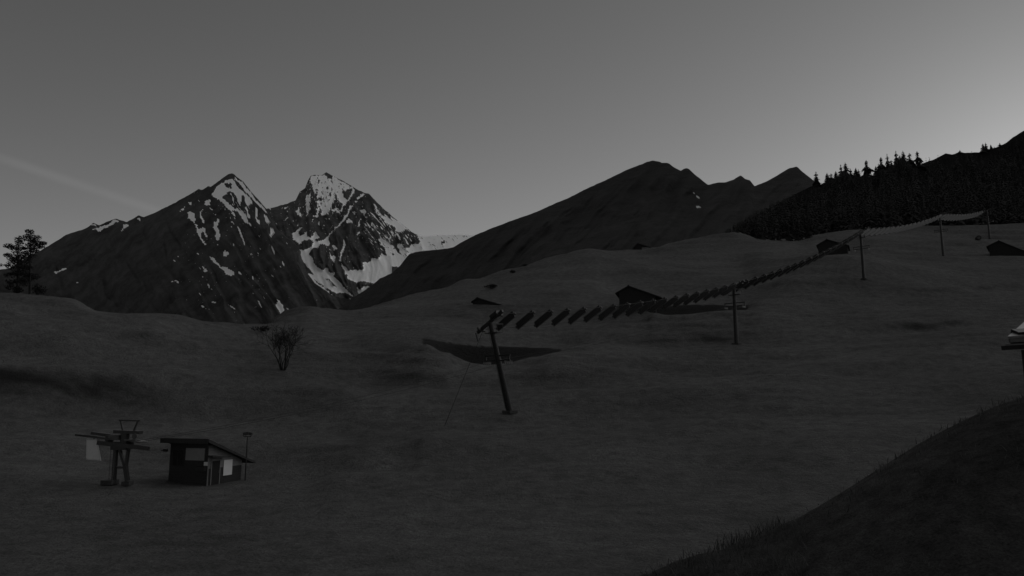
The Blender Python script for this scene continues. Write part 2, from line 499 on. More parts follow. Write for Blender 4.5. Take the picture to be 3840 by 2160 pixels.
DR = np.concatenate([np.geomspace(6, 60, 90), np.linspace(60.6, 155, 190), np.geomspace(155.8, 335, 130)])
PXC = np.concatenate([np.arange(-1500, -100, 40), np.arange(-100, 4000, 12), np.arange(4000, 5401, 40)]).astype(float)
prof = np.stack([pchip(*zip(*COLS[k]), DR) for k in keys])            # (columns, depths)
PY = pchip(np.array(keys, float), prof, PXC)                          # (cols, depths)
KA = CP - ((1080 - 1200) / F) * SP
AC = (PXC - 1920) / F / KA                                            # X/Y of each column
VV = (1080 - PY) / F
GZ = DR[None, :] * (SP + VV * CP) / (CP - VV * SP)
GX = AC[:, None] * DR[None, :]
GY = np.broadcast_to(DR[None, :], GX.shape)
# hollows, hummocks and cattle terraces
damp = np.clip((DR[None, :] - 20) / 40, 0.25, 1)
terr = fbm(GX / 22 + 0.35 * GY / 22, GY / 9, 4, 0.55)
hum = fbm(GX / 6.5, GY / 3.2, 3)
swell = fbm(GX / 38 + 0.5 * GY / 38 + 7, GY / 15 - 0.25 * GX / 15, 3, 0.5)
# cattle terraces follow the contours
ph = GZ / 2.3 * 2 * np.pi + 5.5 * fbm(GX / 34, GY / 24, 3)
tmask = np.clip(0.25 + 1.1 * fbm(GX / 27 + 3, GY / 19 + 9, 3), 0, 1)
bmask = np.clip(0.55 + 0.9 * fbm(GX / 45 + 13, GY / 33 + 2, 3), 0.1, 1) * np.clip((DR[None, :] - 40) / 25, 0, 1)
for pc_, pw_, dc_, dw_ in ((1850, 380, 108, 14), (2620, 330, 139, 13)):   # keep the two cut banks as they are
    bmask = bmask * (1 - np.exp(-(((PXC[:, None] - pc_) / pw_) ** 4 + ((DR[None, :] - dc_) / dw_) ** 4)))
GZ = GZ + 0.62 * bmask * np.sin(GZ / 5.2 * 2 * np.pi + 3.2 * fbm(GX / 60, GY / 40, 2))
GZ = GZ + 0.24 * tmask * damp * np.sin(ph) + 0.06 * damp * np.sin(GZ / 0.8 * 2 * np.pi + 4 * fbm(GX / 15, GY / 12, 3))
GZ = GZ + damp * (0.5 * terr + 0.2 * hum + 0.75 * swell * np.clip((DR[None, :] - 45) / 25, 0, 1))

for px0, D0, px1, D1, hh, ww in ((3080, 117, 3760, 122, 1.5, 2.6), (2540, 121, 2790, 119, .45, 1.2), (2450, 63, 3050, 67, .6, 3.0), (1080, 84, 1330, 82, .45, 2.0),
                                 (2950, 84, 3900, 93, .8, 3.5), (300, 95, 900, 101, .5, 2.0), (2150, 182, 2560, 196, .8, 3.0), (3260, 150, 4000, 166, 1.0, 3.0), (100, 78, 760, 84, .5, 2.5), (1350, 60, 2100, 58, .4, 2.5)):
    f_ = np.clip((PXC - px0) / (px1 - px0), 0, 1)
    w_ = np.sin(np.pi * f_) ** 0.7 * ((PXC > px0) & (PXC < px1))
    Dl = D0 + (D1 - D0) * f_ + 1.5 * fbm(PXC / 130, PXC * 0 + px0, 3)
    x_ = (DR[None, :] - Dl[:, None]) / ww
    GZ = GZ + hh * w_[:, None] * (1 / (1 + np.exp(-np.clip(x_ * 5, -40, 40))) - 0.5) * np.exp(-(x_ / 4) ** 2)


def ground_z(x, y):
    a = x / y
    ci = np.clip(np.interp(a, AC, np.arange(len(AC))), 0, len(AC) - 1.001)
    di = np.clip(np.interp(y, DR, np.arange(len(DR))), 0, len(DR) - 1.001)
    c0, d0 = int(ci), int(di); fc, fd = ci - c0, di - d0
    g = GZ
    return float((g[c0, d0] * (1 - fc) + g[c0 + 1, d0] * fc) * (1 - fd) + (g[c0, d0 + 1] * (1 - fc) + g[c0 + 1, d0 + 1] * fc) * fd)


def on_ground(px, py, D):
    """the point of the meadow at depth D that shows at column px (py is about its row)"""
    p = P(px, py, D)
    return Vector((p.x, p.y, ground_z(p.x, p.y)))


V = np.stack([GX, GY, GZ], -1).reshape(-1, 3)
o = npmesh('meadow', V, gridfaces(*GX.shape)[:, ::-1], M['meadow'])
bare = np.zeros(GX.shape)  # bare earth on the cut faces, with their shade painted into the tone
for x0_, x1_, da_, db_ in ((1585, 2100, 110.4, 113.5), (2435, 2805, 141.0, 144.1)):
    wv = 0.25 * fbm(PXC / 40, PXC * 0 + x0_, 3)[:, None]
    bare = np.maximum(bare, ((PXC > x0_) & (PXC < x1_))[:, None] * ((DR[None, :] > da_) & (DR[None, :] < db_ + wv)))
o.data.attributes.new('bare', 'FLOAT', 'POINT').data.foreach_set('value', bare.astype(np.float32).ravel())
tag(o, kind='structure')

# the wide valley ground under everything
mb = MB()
n = 48
mb.add([(0, 3000, -75)] + [(14000 * math.cos(2 * math.pi * i / n), 3000 + 14000 * math.sin(2 * math.pi * i / n), -75) for i in range(n)],
       [(0, i + 1, (i + 1) % n + 1) for i in range(n)])
tag(mb.build('valley_ground', M['valley']), kind='structure')


# ------------------------------------------------------------------ mountains and ridges
def inpoly(X, Y, poly):
    r = np.zeros(X.shape, bool)
    n = len(poly)
    for i in range(n):
        (x0, y0), (x1, y1) = poly[i], poly[(i + 1) % n]
        if y0 == y1:
            continue
        c = ((y0 > Y) != (y1 > Y)) & (X < (x1 - x0) * (Y - y0) / (y1 - y0) + x0)
        r ^= c
    return r


def zz(s, ox, oy, *polys):
    return [[(ox + x / s, oy + y / s) for x, y in p] for p in polys]


def relief(name, ridge, base, dr, db, step, rows, amp, mtl, snow=None, holes=None, jag=1.5, lean=0.5, cell=60, curve=1.0, snow_fn=None, fall=None):
    """mountain face from its skyline (list of picture points) down to a base line; depth in metres along both"""
    rx, ry = zip(*ridge)
    PX = np.arange(rx[0], rx[-1] + 1, step, dtype=float)
    top = np.interp(PX, rx, ry) + jag * fbm(PX / 14, PX * 0 + 3.3, 4, 0.6) * 2
    bot = np.interp(PX, *zip(*base))
    bot = np.maximum(bot, top + 30)
    t = np.linspace(0, 1, rows)[None, :]
    YY = top[:, None] + t * (bot - top)[:, None]
    XX = np.broadcast_to(PX[:, None], YY.shape)
    def soft(pts):
        q = np.interp(PX, *zip(*pts)); k = max(3, int(160 / step)) | 1
        return np.convolve(np.pad(q, k // 2, mode='edge'), np.hanning(k + 2)[1:-1] / np.hanning(k + 2).sum(), 'valid')[:, None]
    d0, d1 = soft(dr), soft(db)
    D = d0 + (d1 - d0) * t ** curve
    if fall is not None:                      # an even mountainside: so many metres further back per picture row
        D = d1 + fall * (bot[:, None] - YY)
    wx = XX - lean * (YY - 700) + 18 * fbm(XX / 90, YY / 90, 3)
    rid = 1 - np.abs(fbm(wx / cell, YY / (cell * 3.2), 4, 0.55)) * 2.2
    rid2 = fbm(wx / (cell * 0.28), YY / cell, 4, 0.6)
    sm = 0.0
    if snow is not None:
        jx = XX + 2.2 * fbm(XX / 9, YY / 9, 3, 0.7) * 1.6
        jy = YY + 3.0 * fbm(XX / 9 + 40, YY / 11, 3, 0.7) * 1.6
        s = np.zeros(XX.shape)
        for p in snow:
            s[inpoly(jx, jy, p)] = 1
        for p in holes or []:
            s[inpoly(jx, jy, p)] = 0
        if snow_fn is not None:
            s = snow_fn(s, XX, YY, wx)
        sm = s.copy()
        for _ in range(6):                    # old snow fills the gullies: smooth relief under it
            sm = (sm + np.roll(sm, 1, 0) + np.roll(sm, -1, 0) + np.roll(sm, 1, 1) + np.roll(sm, -1, 1)) / 5
        rid, rid2 = rid * (1 - .75 * sm), rid2 * (1 - .8 * sm)
    D = D - amp * (rid * 0.8 + 0.32 * rid2) * np.clip(t * 7, 0, 1) * np.clip((1 - t) * 6, 0.2, 1)
    u, v = (XX - 1920) / F, (1080 - YY) / F
    yy = CP - v * SP
    V = np.stack([u / yy * D, D, (SP + v * CP) / yy * D], -1)
    # the far side, falling away behind the skyline
    back = []
    for k, (q, dz) in enumerate(((1.06, 0.80), (1.16, 0.50), (1.3, 0.15))):
        b = V[:, 0, :] * q
        b[:, 2] = V[:, 0, 2] * dz
        back.append(b)
    VA = np.concatenate([np.stack(back[::-1], 1), V], 1)
    nc, nr = VA.shape[:2]
    o = npmesh(name, VA.reshape(-1, 3), gridfaces(nc, nr), mtl)
    if snow is not None:
        s = np.concatenate([np.zeros((nc, 3)), s], 1)
        at = o.data.attributes.new('snow', 'FLOAT', 'POINT')
        at.data.foreach_set('value', s.astype(np.float32).ravel())
    tag(o, kind='structure')
    return o


# ---- the pyramid-shaped left peak
R1 = [(-900, 1180), (-400, 1080), (-100, 1030), (0, 1011), (39, 1004), (100, 965), (163, 933), (210, 905), (248, 880), (303, 863), (330, 851), (349, 836),
      (373, 845), (400, 832), (435, 820), (474, 832), (520, 808), (540, 814), (582, 797), (660, 758), (745, 709), (757, 713), (780, 698),
      (792, 700), (854, 655), (870, 649), (877, 652), (890, 666), (912, 680), (942, 719), (970, 749), (1000, 785), (1025, 837),
      (1042, 862), (1070, 885), (1100, 908), (1122, 930), (1130, 965), (1149, 1020), (1180, 1060), (1246, 1108), (1330, 1128), (1420, 1180)]
S1 = zz(3.623, 600, 600,
        [(940, 250), (860, 300), (790, 350), (700, 460), (730, 500), (820, 540), (900, 640), (960, 680), (1060, 700), (1110, 780), (1160, 850), (1220, 880), (1245, 920), (1240, 880), (1180, 830), (1195, 800), (1170, 740), (1110, 700), (1085, 600), (1100, 560), (1105, 480), (1140, 470), (1160, 560), (1190, 620), (1260, 590), (1250, 550), (1190, 480), (1120, 430), (1060, 370), (1010, 290)],
        [(1035, 235), (1060, 270), (1120, 310), (1180, 390), (1240, 450), (1300, 540), (1370, 600), (1440, 690), (1475, 720), (1420, 700), (1340, 620), (1270, 540), (1200, 470), (1140, 400), (1090, 330), (1030, 280), (1000, 270)],
        [(400, 700), (440, 710), (475, 750), (490, 820), (460, 850), (420, 820), (380, 770), (375, 720)],
        [(460, 850), (500, 890), (510, 940), (560, 935), (595, 900), (615, 930), (620, 980), (645, 1050), (620, 1040), (600, 980), (565, 980), (560, 1040), (590, 1100), (635, 1170), (600, 1150), (560, 1090), (520, 1010), (500, 950)],
        [(600, 625), (570, 690), (540, 720), (545, 780), (580, 850), (605, 870), (590, 810), (560, 760), (555, 720), (585, 670)],
        [(615, 560), (660, 530), (695, 550), (670, 600), (635, 625), (610, 600)],
        [(660, 640), (700, 660), (730, 690), (700, 680)], [(730, 720), (775, 750), (750, 745)], [(960, 830), (1000, 850), (1000, 885), (980, 860)],
        [(960, 690), (1010, 720), (1020, 790), (1000, 760)], [(950, 895), (980, 905), (970, 915)],
        [(765, 790), (800, 800), (795, 850), (770, 900), (815, 1010), (800, 1080), (770, 1090), (755, 1050), (760, 970), (715, 920), (745, 890), (720, 830), (735, 820), (755, 860), (780, 820)],
        [(1055, 905), (1080, 930), (1110, 1010), (1160, 1130), (1145, 1140), (1110, 1070), (1080, 1000)],
        [(1300, 640), (1340, 660), (1320, 720), (1310, 800), (1355, 830), (1345, 885), (1320, 850), (1300, 780), (1290, 710)],
        [(1415, 740), (1450, 760), (1500, 850), (1460, 850), (1430, 830)], [(1170, 640), (1200, 700), (1220, 780), (1200, 790), (1180, 720)],
        [(1500, 930), (1535, 930), (1560, 985), (1530, 1010), (1505, 1050), (1490, 1030)], [(1335, 975), (1360, 1050), (1345, 1040)],
        [(1510, 1170), (1535, 1190), (1560, 1290), (1545, 1280), (1515, 1210)])
S1 += zz(4.026, 600, 880,
         [(745, 335), (800, 350), (850, 410), (910, 470), (960, 485), (1040, 520), (1110, 545), (1130, 580), (1110, 620), (1020, 610), (960, 550), (900, 490), (830, 430), (780, 380)],
         [(1745, 960), (1770, 980), (1810, 1000), (1860, 1090), (1885, 1170), (1860, 1200), (1820, 1200), (1770, 1120), (1740, 1040), (1790, 1020)],
         [(1910, 1110), (1950, 1120), (1975, 1155), (1930, 1165)], [(1455, 990), (1485, 990), (1540, 1090), (1500, 1050)],
         [(1065, 1080), (1110, 1090), (1140, 1110), (1110, 1125)], [(610, 1065), (640, 1065), (680, 1105), (640, 1100)],
         [(585, 880), (610, 890), (630, 935), (600, 920)], [(705, 740), (750, 770), (750, 810), (760, 840), (735, 800)],
         [(160, 705), (205, 700), (185, 725)], [(220, 690), (260, 695), (288, 730), (255, 720)],
         [(635, 480), (665, 495), (710, 550), (680, 555), (640, 540), (670, 530)], [(625, 630), (660, 640), (660, 655)],
         [(1185, 565), (1215, 570), (1240, 600), (1210, 605)], [(990, 235), (1020, 265), (1035, 295), (1000, 330), (955, 325), (965, 280)],
         [(1095, 145), (1140, 150), (1130, 170), (1100, 165)], [(560, 270), (600, 270), (580, 300)], [(262, 325), (300, 345), (265, 350)],
         [(210, 390), (235, 390), (220, 415)], [(1840, 420), (1870, 395), (1890, 465), (1860, 460)], [(1340, 250), (1390, 300), (1370, 300)],
         [(1465, 265), (1495, 280), (1475, 290)], [(1150, 320), (1180, 330), (1165, 340)], [(1690, 610), (1720, 640), (1700, 630)],
         [(1510, 210), (1535, 240), (1520, 235)], [(755, 1000), (830, 1010), (835, 1030), (780, 1015)], [(1395, 635), (1410, 660), (1398, 690)],
         [(870, 130), (890, 145), (870, 165)], [(1805, 480), (1825, 490), (1815, 500)], [(1910, 120), (1925, 140), (1910, 135)])
S1 += zz(2.576, 0, 560,
         [(880, 775), (960, 755), (1050, 720), (1110, 680), (1160, 690), (1100, 720), (1000, 770), (970, 800), (930, 780)],
         [(1190, 730), (1235, 715), (1240, 750), (1160, 795), (1190, 760)], [(1320, 670), (1360, 660), (1350, 690)],
         [(520, 1185), (600, 1160), (675, 1130), (600, 1175), (545, 1200)], [(730, 1290), (760, 1285), (740, 1300)],
         [(1740, 595), (1785, 545), (1780, 590)], [(1820, 510), (1850, 510), (1845, 535), (1825, 530)], [(890, 722), (920, 717), (940, 740), (880, 740)])
H1 = zz(3.623, 600, 600,
        [(870, 320), (930, 300), (975, 330), (980, 380), (930, 390), (890, 360)],
        [(920, 440), (1000, 430), (1010, 470), (1050, 540), (1090, 650), (1095, 690), (1000, 650), (930, 590), (880, 540), (840, 500), (880, 480)])


def snow1(s, X, Y, wx):
    sp = fbm(wx / 5, Y / 16, 3, 0.7)
    near_top = np.clip(1 - np.hypot((X - 880) / 110, (Y - 740) / 110), 0, 1)
    s = np.where((s < 0.5) & (sp > 0.62 - 0.42 * near_top) & (X > 700) & (X < 1010), 0.62, s)
    s = np.where((s < 0.5) & (fbm(wx / 4, Y / 9, 3, 0.7) > 0.66) & (X > 650) & (Y < 1130), 0.6, s)
    return s


relief('mountain_peak', R1, [(-900, 1420), (1420, 1420)], [(-900, 5600), (300, 4100), (640, 3500), (870, 3150), (1000, 2900), (1250, 2300), (1420, 2100)],
       [(-900, 3300), (300, 2500), (640, 2050), (870, 1850), (1420, 1650)], 4, 170, 38, M['rock'], S1, H1, jag=1.2, lean=0.55, cell=70, snow_fn=snow1, fall=1.75)

# ---- added unseen range to the left, its crest shaped to darken near panel reflections
seg = []
for k_ in range(0, 61):
    az = R(-46 - k_ * 1.6)
    Dk = 2300 + 200 * math.sin(k_ * .5)
    seg.append((az, Dk, 2300 * math.tan(R(float(np.interp(46 + k_ * 1.6, [46, 70, 100, 110, 122, 142], [13, 15, 16.5, 15, 9.5, 8])) + .7 * math.sin(k_ * .9) + .5 * math.sin(k_ * 2.3)))))
mbv = []
for az, Dk, hz in seg:
    for t_ in np.linspace(0, 1, 24):
        d_ = Dk * (1.25 - .75 * t_)
        z_ = hz * (1 - abs(.25 - t_ * .75) / (.25 if t_ < 1 / 3 else .5)) if True else 0
        z_ = max(-75.0, z_) + (0 if t_ in (0, 1) else 40 * float(fbm(np.array([az * 14]), np.array([t_ * 6]), 4)[0]) * min(1, t_ * 4))
        mbv.append((math.sin(az) * d_, math.cos(az) * d_, z_))
tag(npmesh('added_range', mbv, gridfaces(61, 24), M['hill']), kind='structure')

# ---- the blunter snowy peak beside it, with its glacier saddle
R2 = [(900, 900), (960, 830), (1000, 783), (1028, 777), (1077, 763), (1108, 752), (1124, 719), (1144, 705), (1155, 677), (1166, 659), (1181, 654), (1199, 657),
      (1207, 657), (1224, 646), (1237, 654), (1254, 663), (1293, 683), (1331, 705), (1367, 724), (1384, 727), (1408, 752), (1442, 785),
      (1480, 818), (1524, 854), (1558, 879), (1563, 880), (1596, 887), (1640, 882), (1685, 881), (1740, 880), (1800, 882), (1900, 890), (2100, 930)]
S2 = zz(3.623, 1000, 600,
        [(600, 215), (700, 210), (760, 215), (800, 200), (830, 240), (870, 260), (910, 225), (960, 260), (1060, 310), (1170, 370), (1180, 400), (1140, 480), (1060, 600), (1020, 690), (1040, 700), (980, 720), (900, 690), (860, 640), (840, 740), (790, 750), (740, 740), (760, 680), (720, 650), (700, 770), (620, 770), (680, 750), (690, 640), (690, 540), (690, 440), (650, 460), (610, 340), (590, 260)],
        [(530, 480), (600, 460), (595, 530), (580, 590), (590, 680), (545, 755), (540, 700), (530, 600)],
        [(460, 640), (440, 690), (480, 740), (470, 770), (420, 740), (395, 700)],
        [(200, 650), (290, 640), (280, 665), (240, 670)], [(300, 760), (250, 830), (240, 830), (280, 770)],
        [(1190, 600), (1150, 660), (1110, 740), (1040, 840), (980, 900), (900, 970), (830, 1060), (770, 1090), (860, 1000), (940, 930), (1000, 850), (1060, 770), (1100, 700), (1130, 620)],
        [(1170, 400), (1210, 420), (1110, 550), (1060, 620), (1030, 690), (1010, 690), (1060, 600), (1140, 490)],
        [(1260, 680), (1330, 670), (1360, 700), (1330, 750), (1290, 720)], [(1160, 700), (1215, 700), (1190, 750)], [(1340, 460), (1230, 550), (1220, 530), (1290, 470)],
        [(1080, 850), (1110, 790), (1170, 820), (1160, 850)],
        [(1450, 590), (1500, 650), (1560, 740), (1640, 800), (1720, 870), (1680, 890), (1600, 820), (1520, 740), (1470, 660)],
        [(1590, 740), (1640, 760), (1730, 860), (1740, 920), (1690, 880)],
        [(1680, 760), (1800, 840), (1890, 930), (1860, 960), (1800, 1000), (1760, 960), (1730, 880)],
        [(1390, 690), (1480, 760), (1600, 920), (1560, 880), (1440, 750)],
        [(1280, 790), (1250, 910), (1240, 910), (1255, 830)], [(1220, 1010), (1260, 965), (1270, 980), (1235, 1020)],
        [(1540, 1045), (1620, 1110), (1700, 1160), (1760, 1230), (1830, 1300), (1790, 1200), (1760, 1150), (1830, 1140), (1870, 1190), (1950, 1190), (1960, 1140), (2060, 1140), (2080, 1110), (2040, 1012), (2160, 1020), (2320, 1000), (2936, 990), (2936, 1200), (2300, 1300), (2100, 1449), (1340, 1449), (1300, 1400), (1420, 1380), (1440, 1330), (1520, 1340), (1560, 1270), (1640, 1310), (1600, 1200), (1520, 1090)],
        [(1730, 960), (1790, 1010), (1830, 1090), (1810, 1090), (1770, 1020)], [(1730, 970), (1660, 1120), (1670, 1070), (1700, 1000)],
        [(1860, 1040), (1900, 1090), (1930, 1150), (1910, 1140)],
        [(890, 1150), (930, 1160), (965, 1200), (920, 1230)],
        [(1040, 1070), (1080, 1140), (1060, 1200), (1020, 1280), (1010, 1370), (985, 1370), (1000, 1270), (1040, 1180)],
        [(850, 1250), (890, 1300), (940, 1310), (910, 1400), (880, 1350)],
        [(340, 1010), (450, 920), (490, 910), (430, 970), (450, 1030), (500, 1010), (550, 970), (540, 1030), (600, 1060), (640, 1000), (660, 970), (690, 1000), (720, 1060), (650, 1080), (690, 1110), (750, 1090), (780, 1080), (840, 1060), (860, 1130), (840, 1180), (790, 1140), (740, 1140), (680, 1190), (640, 1190), (570, 1270), (600, 1300), (630, 1340), (620, 1380), (690, 1449), (560, 1449), (480, 1330), (450, 1200), (470, 1230), (540, 1220), (630, 1150), (630, 1090), (560, 1080), (480, 1100), (470, 1140), (370, 1090)],
        [(690, 870), (720, 830), (720, 900)], [(600, 810), (640, 800), (620, 830)], [(410, 880), (430, 890), (420, 910)])
S2 += zz(3.6225, 1000, 800,
         [(465, 500), (540, 510), (560, 560), (600, 580), (635, 640), (640, 690), (710, 745), (760, 765), (830, 740), (840, 790), (870, 810), (920, 800), (910, 860), (980, 920), (1050, 1000), (1110, 1060), (1190, 1140), (1150, 1120), (1080, 1075), (940, 1080), (800, 1010), (700, 940), (620, 880), (560, 820), (640, 830), (600, 770), (520, 680), (460, 580)],
         [(540, 860), (600, 900), (700, 970), (800, 1030), (890, 1110), (885, 1140), (830, 1080), (720, 1020), (600, 940)],
         [(530, 800), (640, 880), (760, 990), (840, 1040), (700, 980), (560, 880)],
         [(1100, 780), (1150, 770), (1300, 770), (1320, 740), (1300, 700), (1400, 660), (1449, 640), (1700, 640), (1700, 900), (1449, 950), (1300, 920), (1240, 940), (1090, 890)],
         [(1010, 690), (1060, 720), (1100, 760), (1110, 830), (1070, 830), (1050, 770)],
         [(1230, 1010), (1270, 1040), (1320, 990), (1400, 1000), (1280, 1090), (1240, 1080)],
         [(1165, 730), (1200, 730), (1180, 740)], [(910, 1250), (970, 1250), (960, 1275), (930, 1270)])
H2 = zz(3.623, 1000, 600,
        [(810, 360), (840, 370), (830, 430)], [(885, 360), (895, 420), (880, 470), (840, 490), (850, 450), (880, 430)], [(980, 340), (1000, 380), (970, 390)],
        [(1020, 380), (1060, 430), (1110, 390), (1160, 390), (1160, 450), (1100, 540), (1060, 520), (1040, 470)], [(750, 445), (775, 460), (755, 490)],
        [(700, 520), (750, 500), (750, 560), (700, 560)], [(930, 480), (960, 470), (965, 560), (930, 640), (890, 600), (920, 540)],
        [(990, 560), (1040, 600), (1000, 690), (960, 650), (900, 680), (870, 620), (930, 600)], [(670, 390), (690, 470), (665, 440)],
        [(800, 180), (850, 190), (890, 200), (870, 240), (830, 220)], [(690, 240), (720, 280), (700, 330)],
        [(2370, 1110), (2420, 1095), (2420, 1130), (2390, 1130)], [(1680, 1260), (1730, 1280), (1710, 1300)], [(2090, 1060), (2120, 1062), (2110, 1075)])
H2 += zz(3.6225, 1000, 800, [(785, 872), (860, 895), (955, 1015), (900, 985), (870, 930)], [(630, 890), (720, 950), (810, 1010), (700, 960)])


def snow2(s, X, Y, wx):
    upper = np.clip(1 - np.hypot((X - 1220) / 150, (Y - 735) / 110), 0, 1)
    sp = fbm(X / 5, Y / 9, 3, 0.75)
    s = np.where((s < 0.5) & (sp > 0.5 - 0.5 * upper), 0.6, s)
    s = np.where((s > 0.5) & (sp < -0.42 + 0.1 * upper + 0.12 * np.clip((Y - 700) / 60, 0, 1)) & (Y < 815) & (X < 1450), 0.35, s)
    right = np.clip(1 - np.hypot((X - 1470) / 130, (Y - 860) / 90), 0, 1)
    st = fbm((X - 0.75 * Y) / 5, (X + Y) / 26, 3, 0.7)
    s = np.where((s < 0.5) & (st > 0.45 - 0.4 * right) & (right > 0), 0.64, s)
    # ragged rock teeth hanging down into the glacier
    g = (X > 1390) & (Y > 870) & (Y < 1000)
    s = np.where(g & (s > 0.5) & (st < -0.45) & (Y - 0.02 * X < 935), 0.2, s)
    return s


relief('snowy_peak', R2, [(900, 1260), (2100, 1260)], [(900, 3900), (1220, 4600), (1560, 4700), (2100, 5200)],
       [(900, 2700), (2100, 3000)], 2.8, 230, 75, M['rock'], S2, H2, jag=1.3, lean=0.25, cell=60, snow_fn=snow2, fall=3.4)

# ---- dark hill and its three tops in the middle
RA = [(1180, 1230), (1270, 1158), (1327, 1114), (1387, 1077), (1424, 1044), (1466, 1026), (1499, 998), (1513, 979), (1536, 951), (1578, 942), (1671, 933), (1699, 928),
      (1746, 900), (1785, 880), (1850, 853), (1950, 816), (2000, 799), (2140, 738), (2200, 707), (2270, 676), (2347, 638), (2433, 605), (2448, 602), (2472, 605), (2480, 610),
      (2499, 610), (2510, 614), (2522, 624), (2553, 640), (2569, 631), (2582, 632), (2608, 657), (2627, 671), (2654, 694), (2693, 684), (2720, 684),
      (2751, 673), (2778, 657), (2794, 671), (2813, 676), (2829, 698), (2875, 680), (2922, 653), (2961, 630), (2988, 624), (3007, 643), (3046, 673), (3150, 740),
      (3300, 800), (3460, 850)]
SA = [[(2612, 737), (2620, 739), (2622, 744), (2614, 742)], [(2613, 775), (2622, 771), (2632, 777), (2622, 781), (2614, 780)], [(2600, 722), (2603, 720), (2603, 728)]]
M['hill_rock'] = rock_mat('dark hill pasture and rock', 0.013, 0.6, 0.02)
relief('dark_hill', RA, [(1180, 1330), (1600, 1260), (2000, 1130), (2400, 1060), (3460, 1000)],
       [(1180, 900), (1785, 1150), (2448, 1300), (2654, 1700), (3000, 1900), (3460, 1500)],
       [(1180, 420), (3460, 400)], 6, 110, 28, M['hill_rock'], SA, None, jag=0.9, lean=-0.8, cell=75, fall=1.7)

# ---- higher wooded ridge behind the forest on the right
RB = [(3150, 760), (3300, 690), (3380, 650), (3455, 615), (3509, 595), (3546, 575), (3575, 580), (3599, 568), (3619, 573), (3677, 571), (3736, 552), (3772, 537), (3798, 515), (3840, 489), (3950, 440), (4200, 360), (4700, 280), (5400, 240)]
relief('wooded_ridge', RB, [(3150, 960), (5400, 900)], [(3150, 720), (3840, 760), (5400, 700)], [(3150, 500), (5400, 430)], 12, 60, 16, M['forest_floor'], jag=1.0, lean=0.0, cell=90)

# ---- the forest hillside between the meadow and the skyline trees
FT = [(2640, 925), (2760, 862), (2850, 800), (2950, 745), (3046, 697), (3104, 690), (3137, 686), (3174, 676), (3212, 674), (3253, 662), (3298, 662), (3332, 648),
      (3365, 634), (3389, 630), (3416, 638), (3444, 630), (3470, 640), (3600, 640), (3840, 625), (4400, 560), (5400, 500)]
FB = [(2640, 975), (2760, 930), (2830, 950), (3000, 940), (3240, 905), (3540, 890), (3840, 882), (5400, 850)]
FDR, FDB = [(2640, 430), (3046, 470), (5400, 480)], [(2640, 262), (5400, 285)]
relief('forest_hillside', FT, FB, FDR, FDB, 10, 60, 3, M['forest_floor'], jag=0.6, lean=0.0, cell=90)


def forest_point(px, t):
    tp, bt = np.interp(px, *zip(*FT)), np.interp(px, *zip(*FB))
    d0, d1 = np.interp(px, *zip(*FDR)), np.interp(px, *zip(*FDB))
    py = tp + t * (bt - tp)
    return P(px, py, d0 + (d1 - d0) * t), py


# ---- near grass bank at the lower right, close under the camera
ek = [(1700, 2500), (2100, 2290), (2350, 2175), (2560, 2090), (2700, 2045), (2850, 1990), (3000, 1915), (3220, 1778), (3420, 1655), (3640, 1545), (3840, 1475), (4300, 1390), (5200, 1330)]
EPX = np.arange(1700, 5200, 14.0)
ET = np.linspace(-0.26, 1, 75)
crest = np.interp(EPX, *zip(*ek))
crest = np.convolve(np.pad(crest, 8, mode='edge'), np.ones(17) / 17, 'valid')
ED = 9.5 + (EPX - 2350) / 2000 * 2.0
V = []
for i, px in enumerate(EPX):
    zc = zat(crest[i], ED[i])
    row = []
    for t in ET:
        D = ED[i] * (0.42 + 1.1 * t)
        e = (D - ED[i])
        z = zc - (0.10 * e * e if e < 0 else 0.22 * e * e + 0.25 * e)
        row.append(((px - 1920) / F / KA * D, D, z))
    V.append(row)
V = np.array(V)
rough = np.clip((3050 - EPX) / 500, 0.12, 1)[:, None]
V[..., 2] += 0.10 * rough * fbm(V[..., 0] / 0.8, V[..., 1] / 0.8, 4, 0.6) + 0.03 * rough * fbm(V[..., 0] / 0.2, V[..., 1] / 0.2, 3, 0.6)
EV = V
o = npmesh('grass_bank', V.reshape(-1, 3), gridfaces(len(EPX), len(ET))[:, ::-1], M['embank'])
tag(o, kind='structure')
# tufts on it
tv, tf = [], []
for k in range(15000):
    i = int(rng.integers(20, 160)); j = int(rng.integers(20, 56))
    dens = 1.0 if EPX[i] < 2980 else 0.35
    if rng.random() > dens: continue
    clump = vnoise(np.array([V[i, j, 0] * 1.3]), np.array([V[i, j, 1] * 1.3]))[0]
    if clump < 0.42 and rng.random() < 0.85: continue
    b = V[i, j] + np.array([rng.normal(0, .05), rng.normal(0, .05), -0.01])
    h = rng.uniform(0.05, 0.17) * (1.35 if clump > 0.6 else 0.75) * (1.0 if EPX[i] < 2980 else 0.5)
    a = rng.uniform(0, 2 * math.pi); w = rng.uniform(0.003, 0.007)
    dx, dy = math.cos(a), math.sin(a)
    lx, ly = rng.normal(0, 0.45) * h, rng.normal(0, 0.45) * h
    q = len(tv)
    tv += [b + (dx * w, dy * w, 0), b - (dx * w, dy * w, 0), b + (lx * .4 + dx * w * .7, ly * .4 + dy * w * .7, h * .62), b + (lx * .4 - dx * w * .7, ly * .4 - dy * w * .7, h * .62), b + (lx, ly, h)]
    tf += [(q, q + 1, q + 2), (q + 1, q + 3, q + 2), (q + 2, q + 3, q + 4)]
M['blade'] = mat('dry grass blades', 0.09, 0.8, 3.0, 0.4, spec=0.0)
tag(npmesh('grass_tufts', tv, tf, M['blade'], smooth=False), 'rough dry grass tufts on the near bank at the lower right', 'grass', kind='stuff')


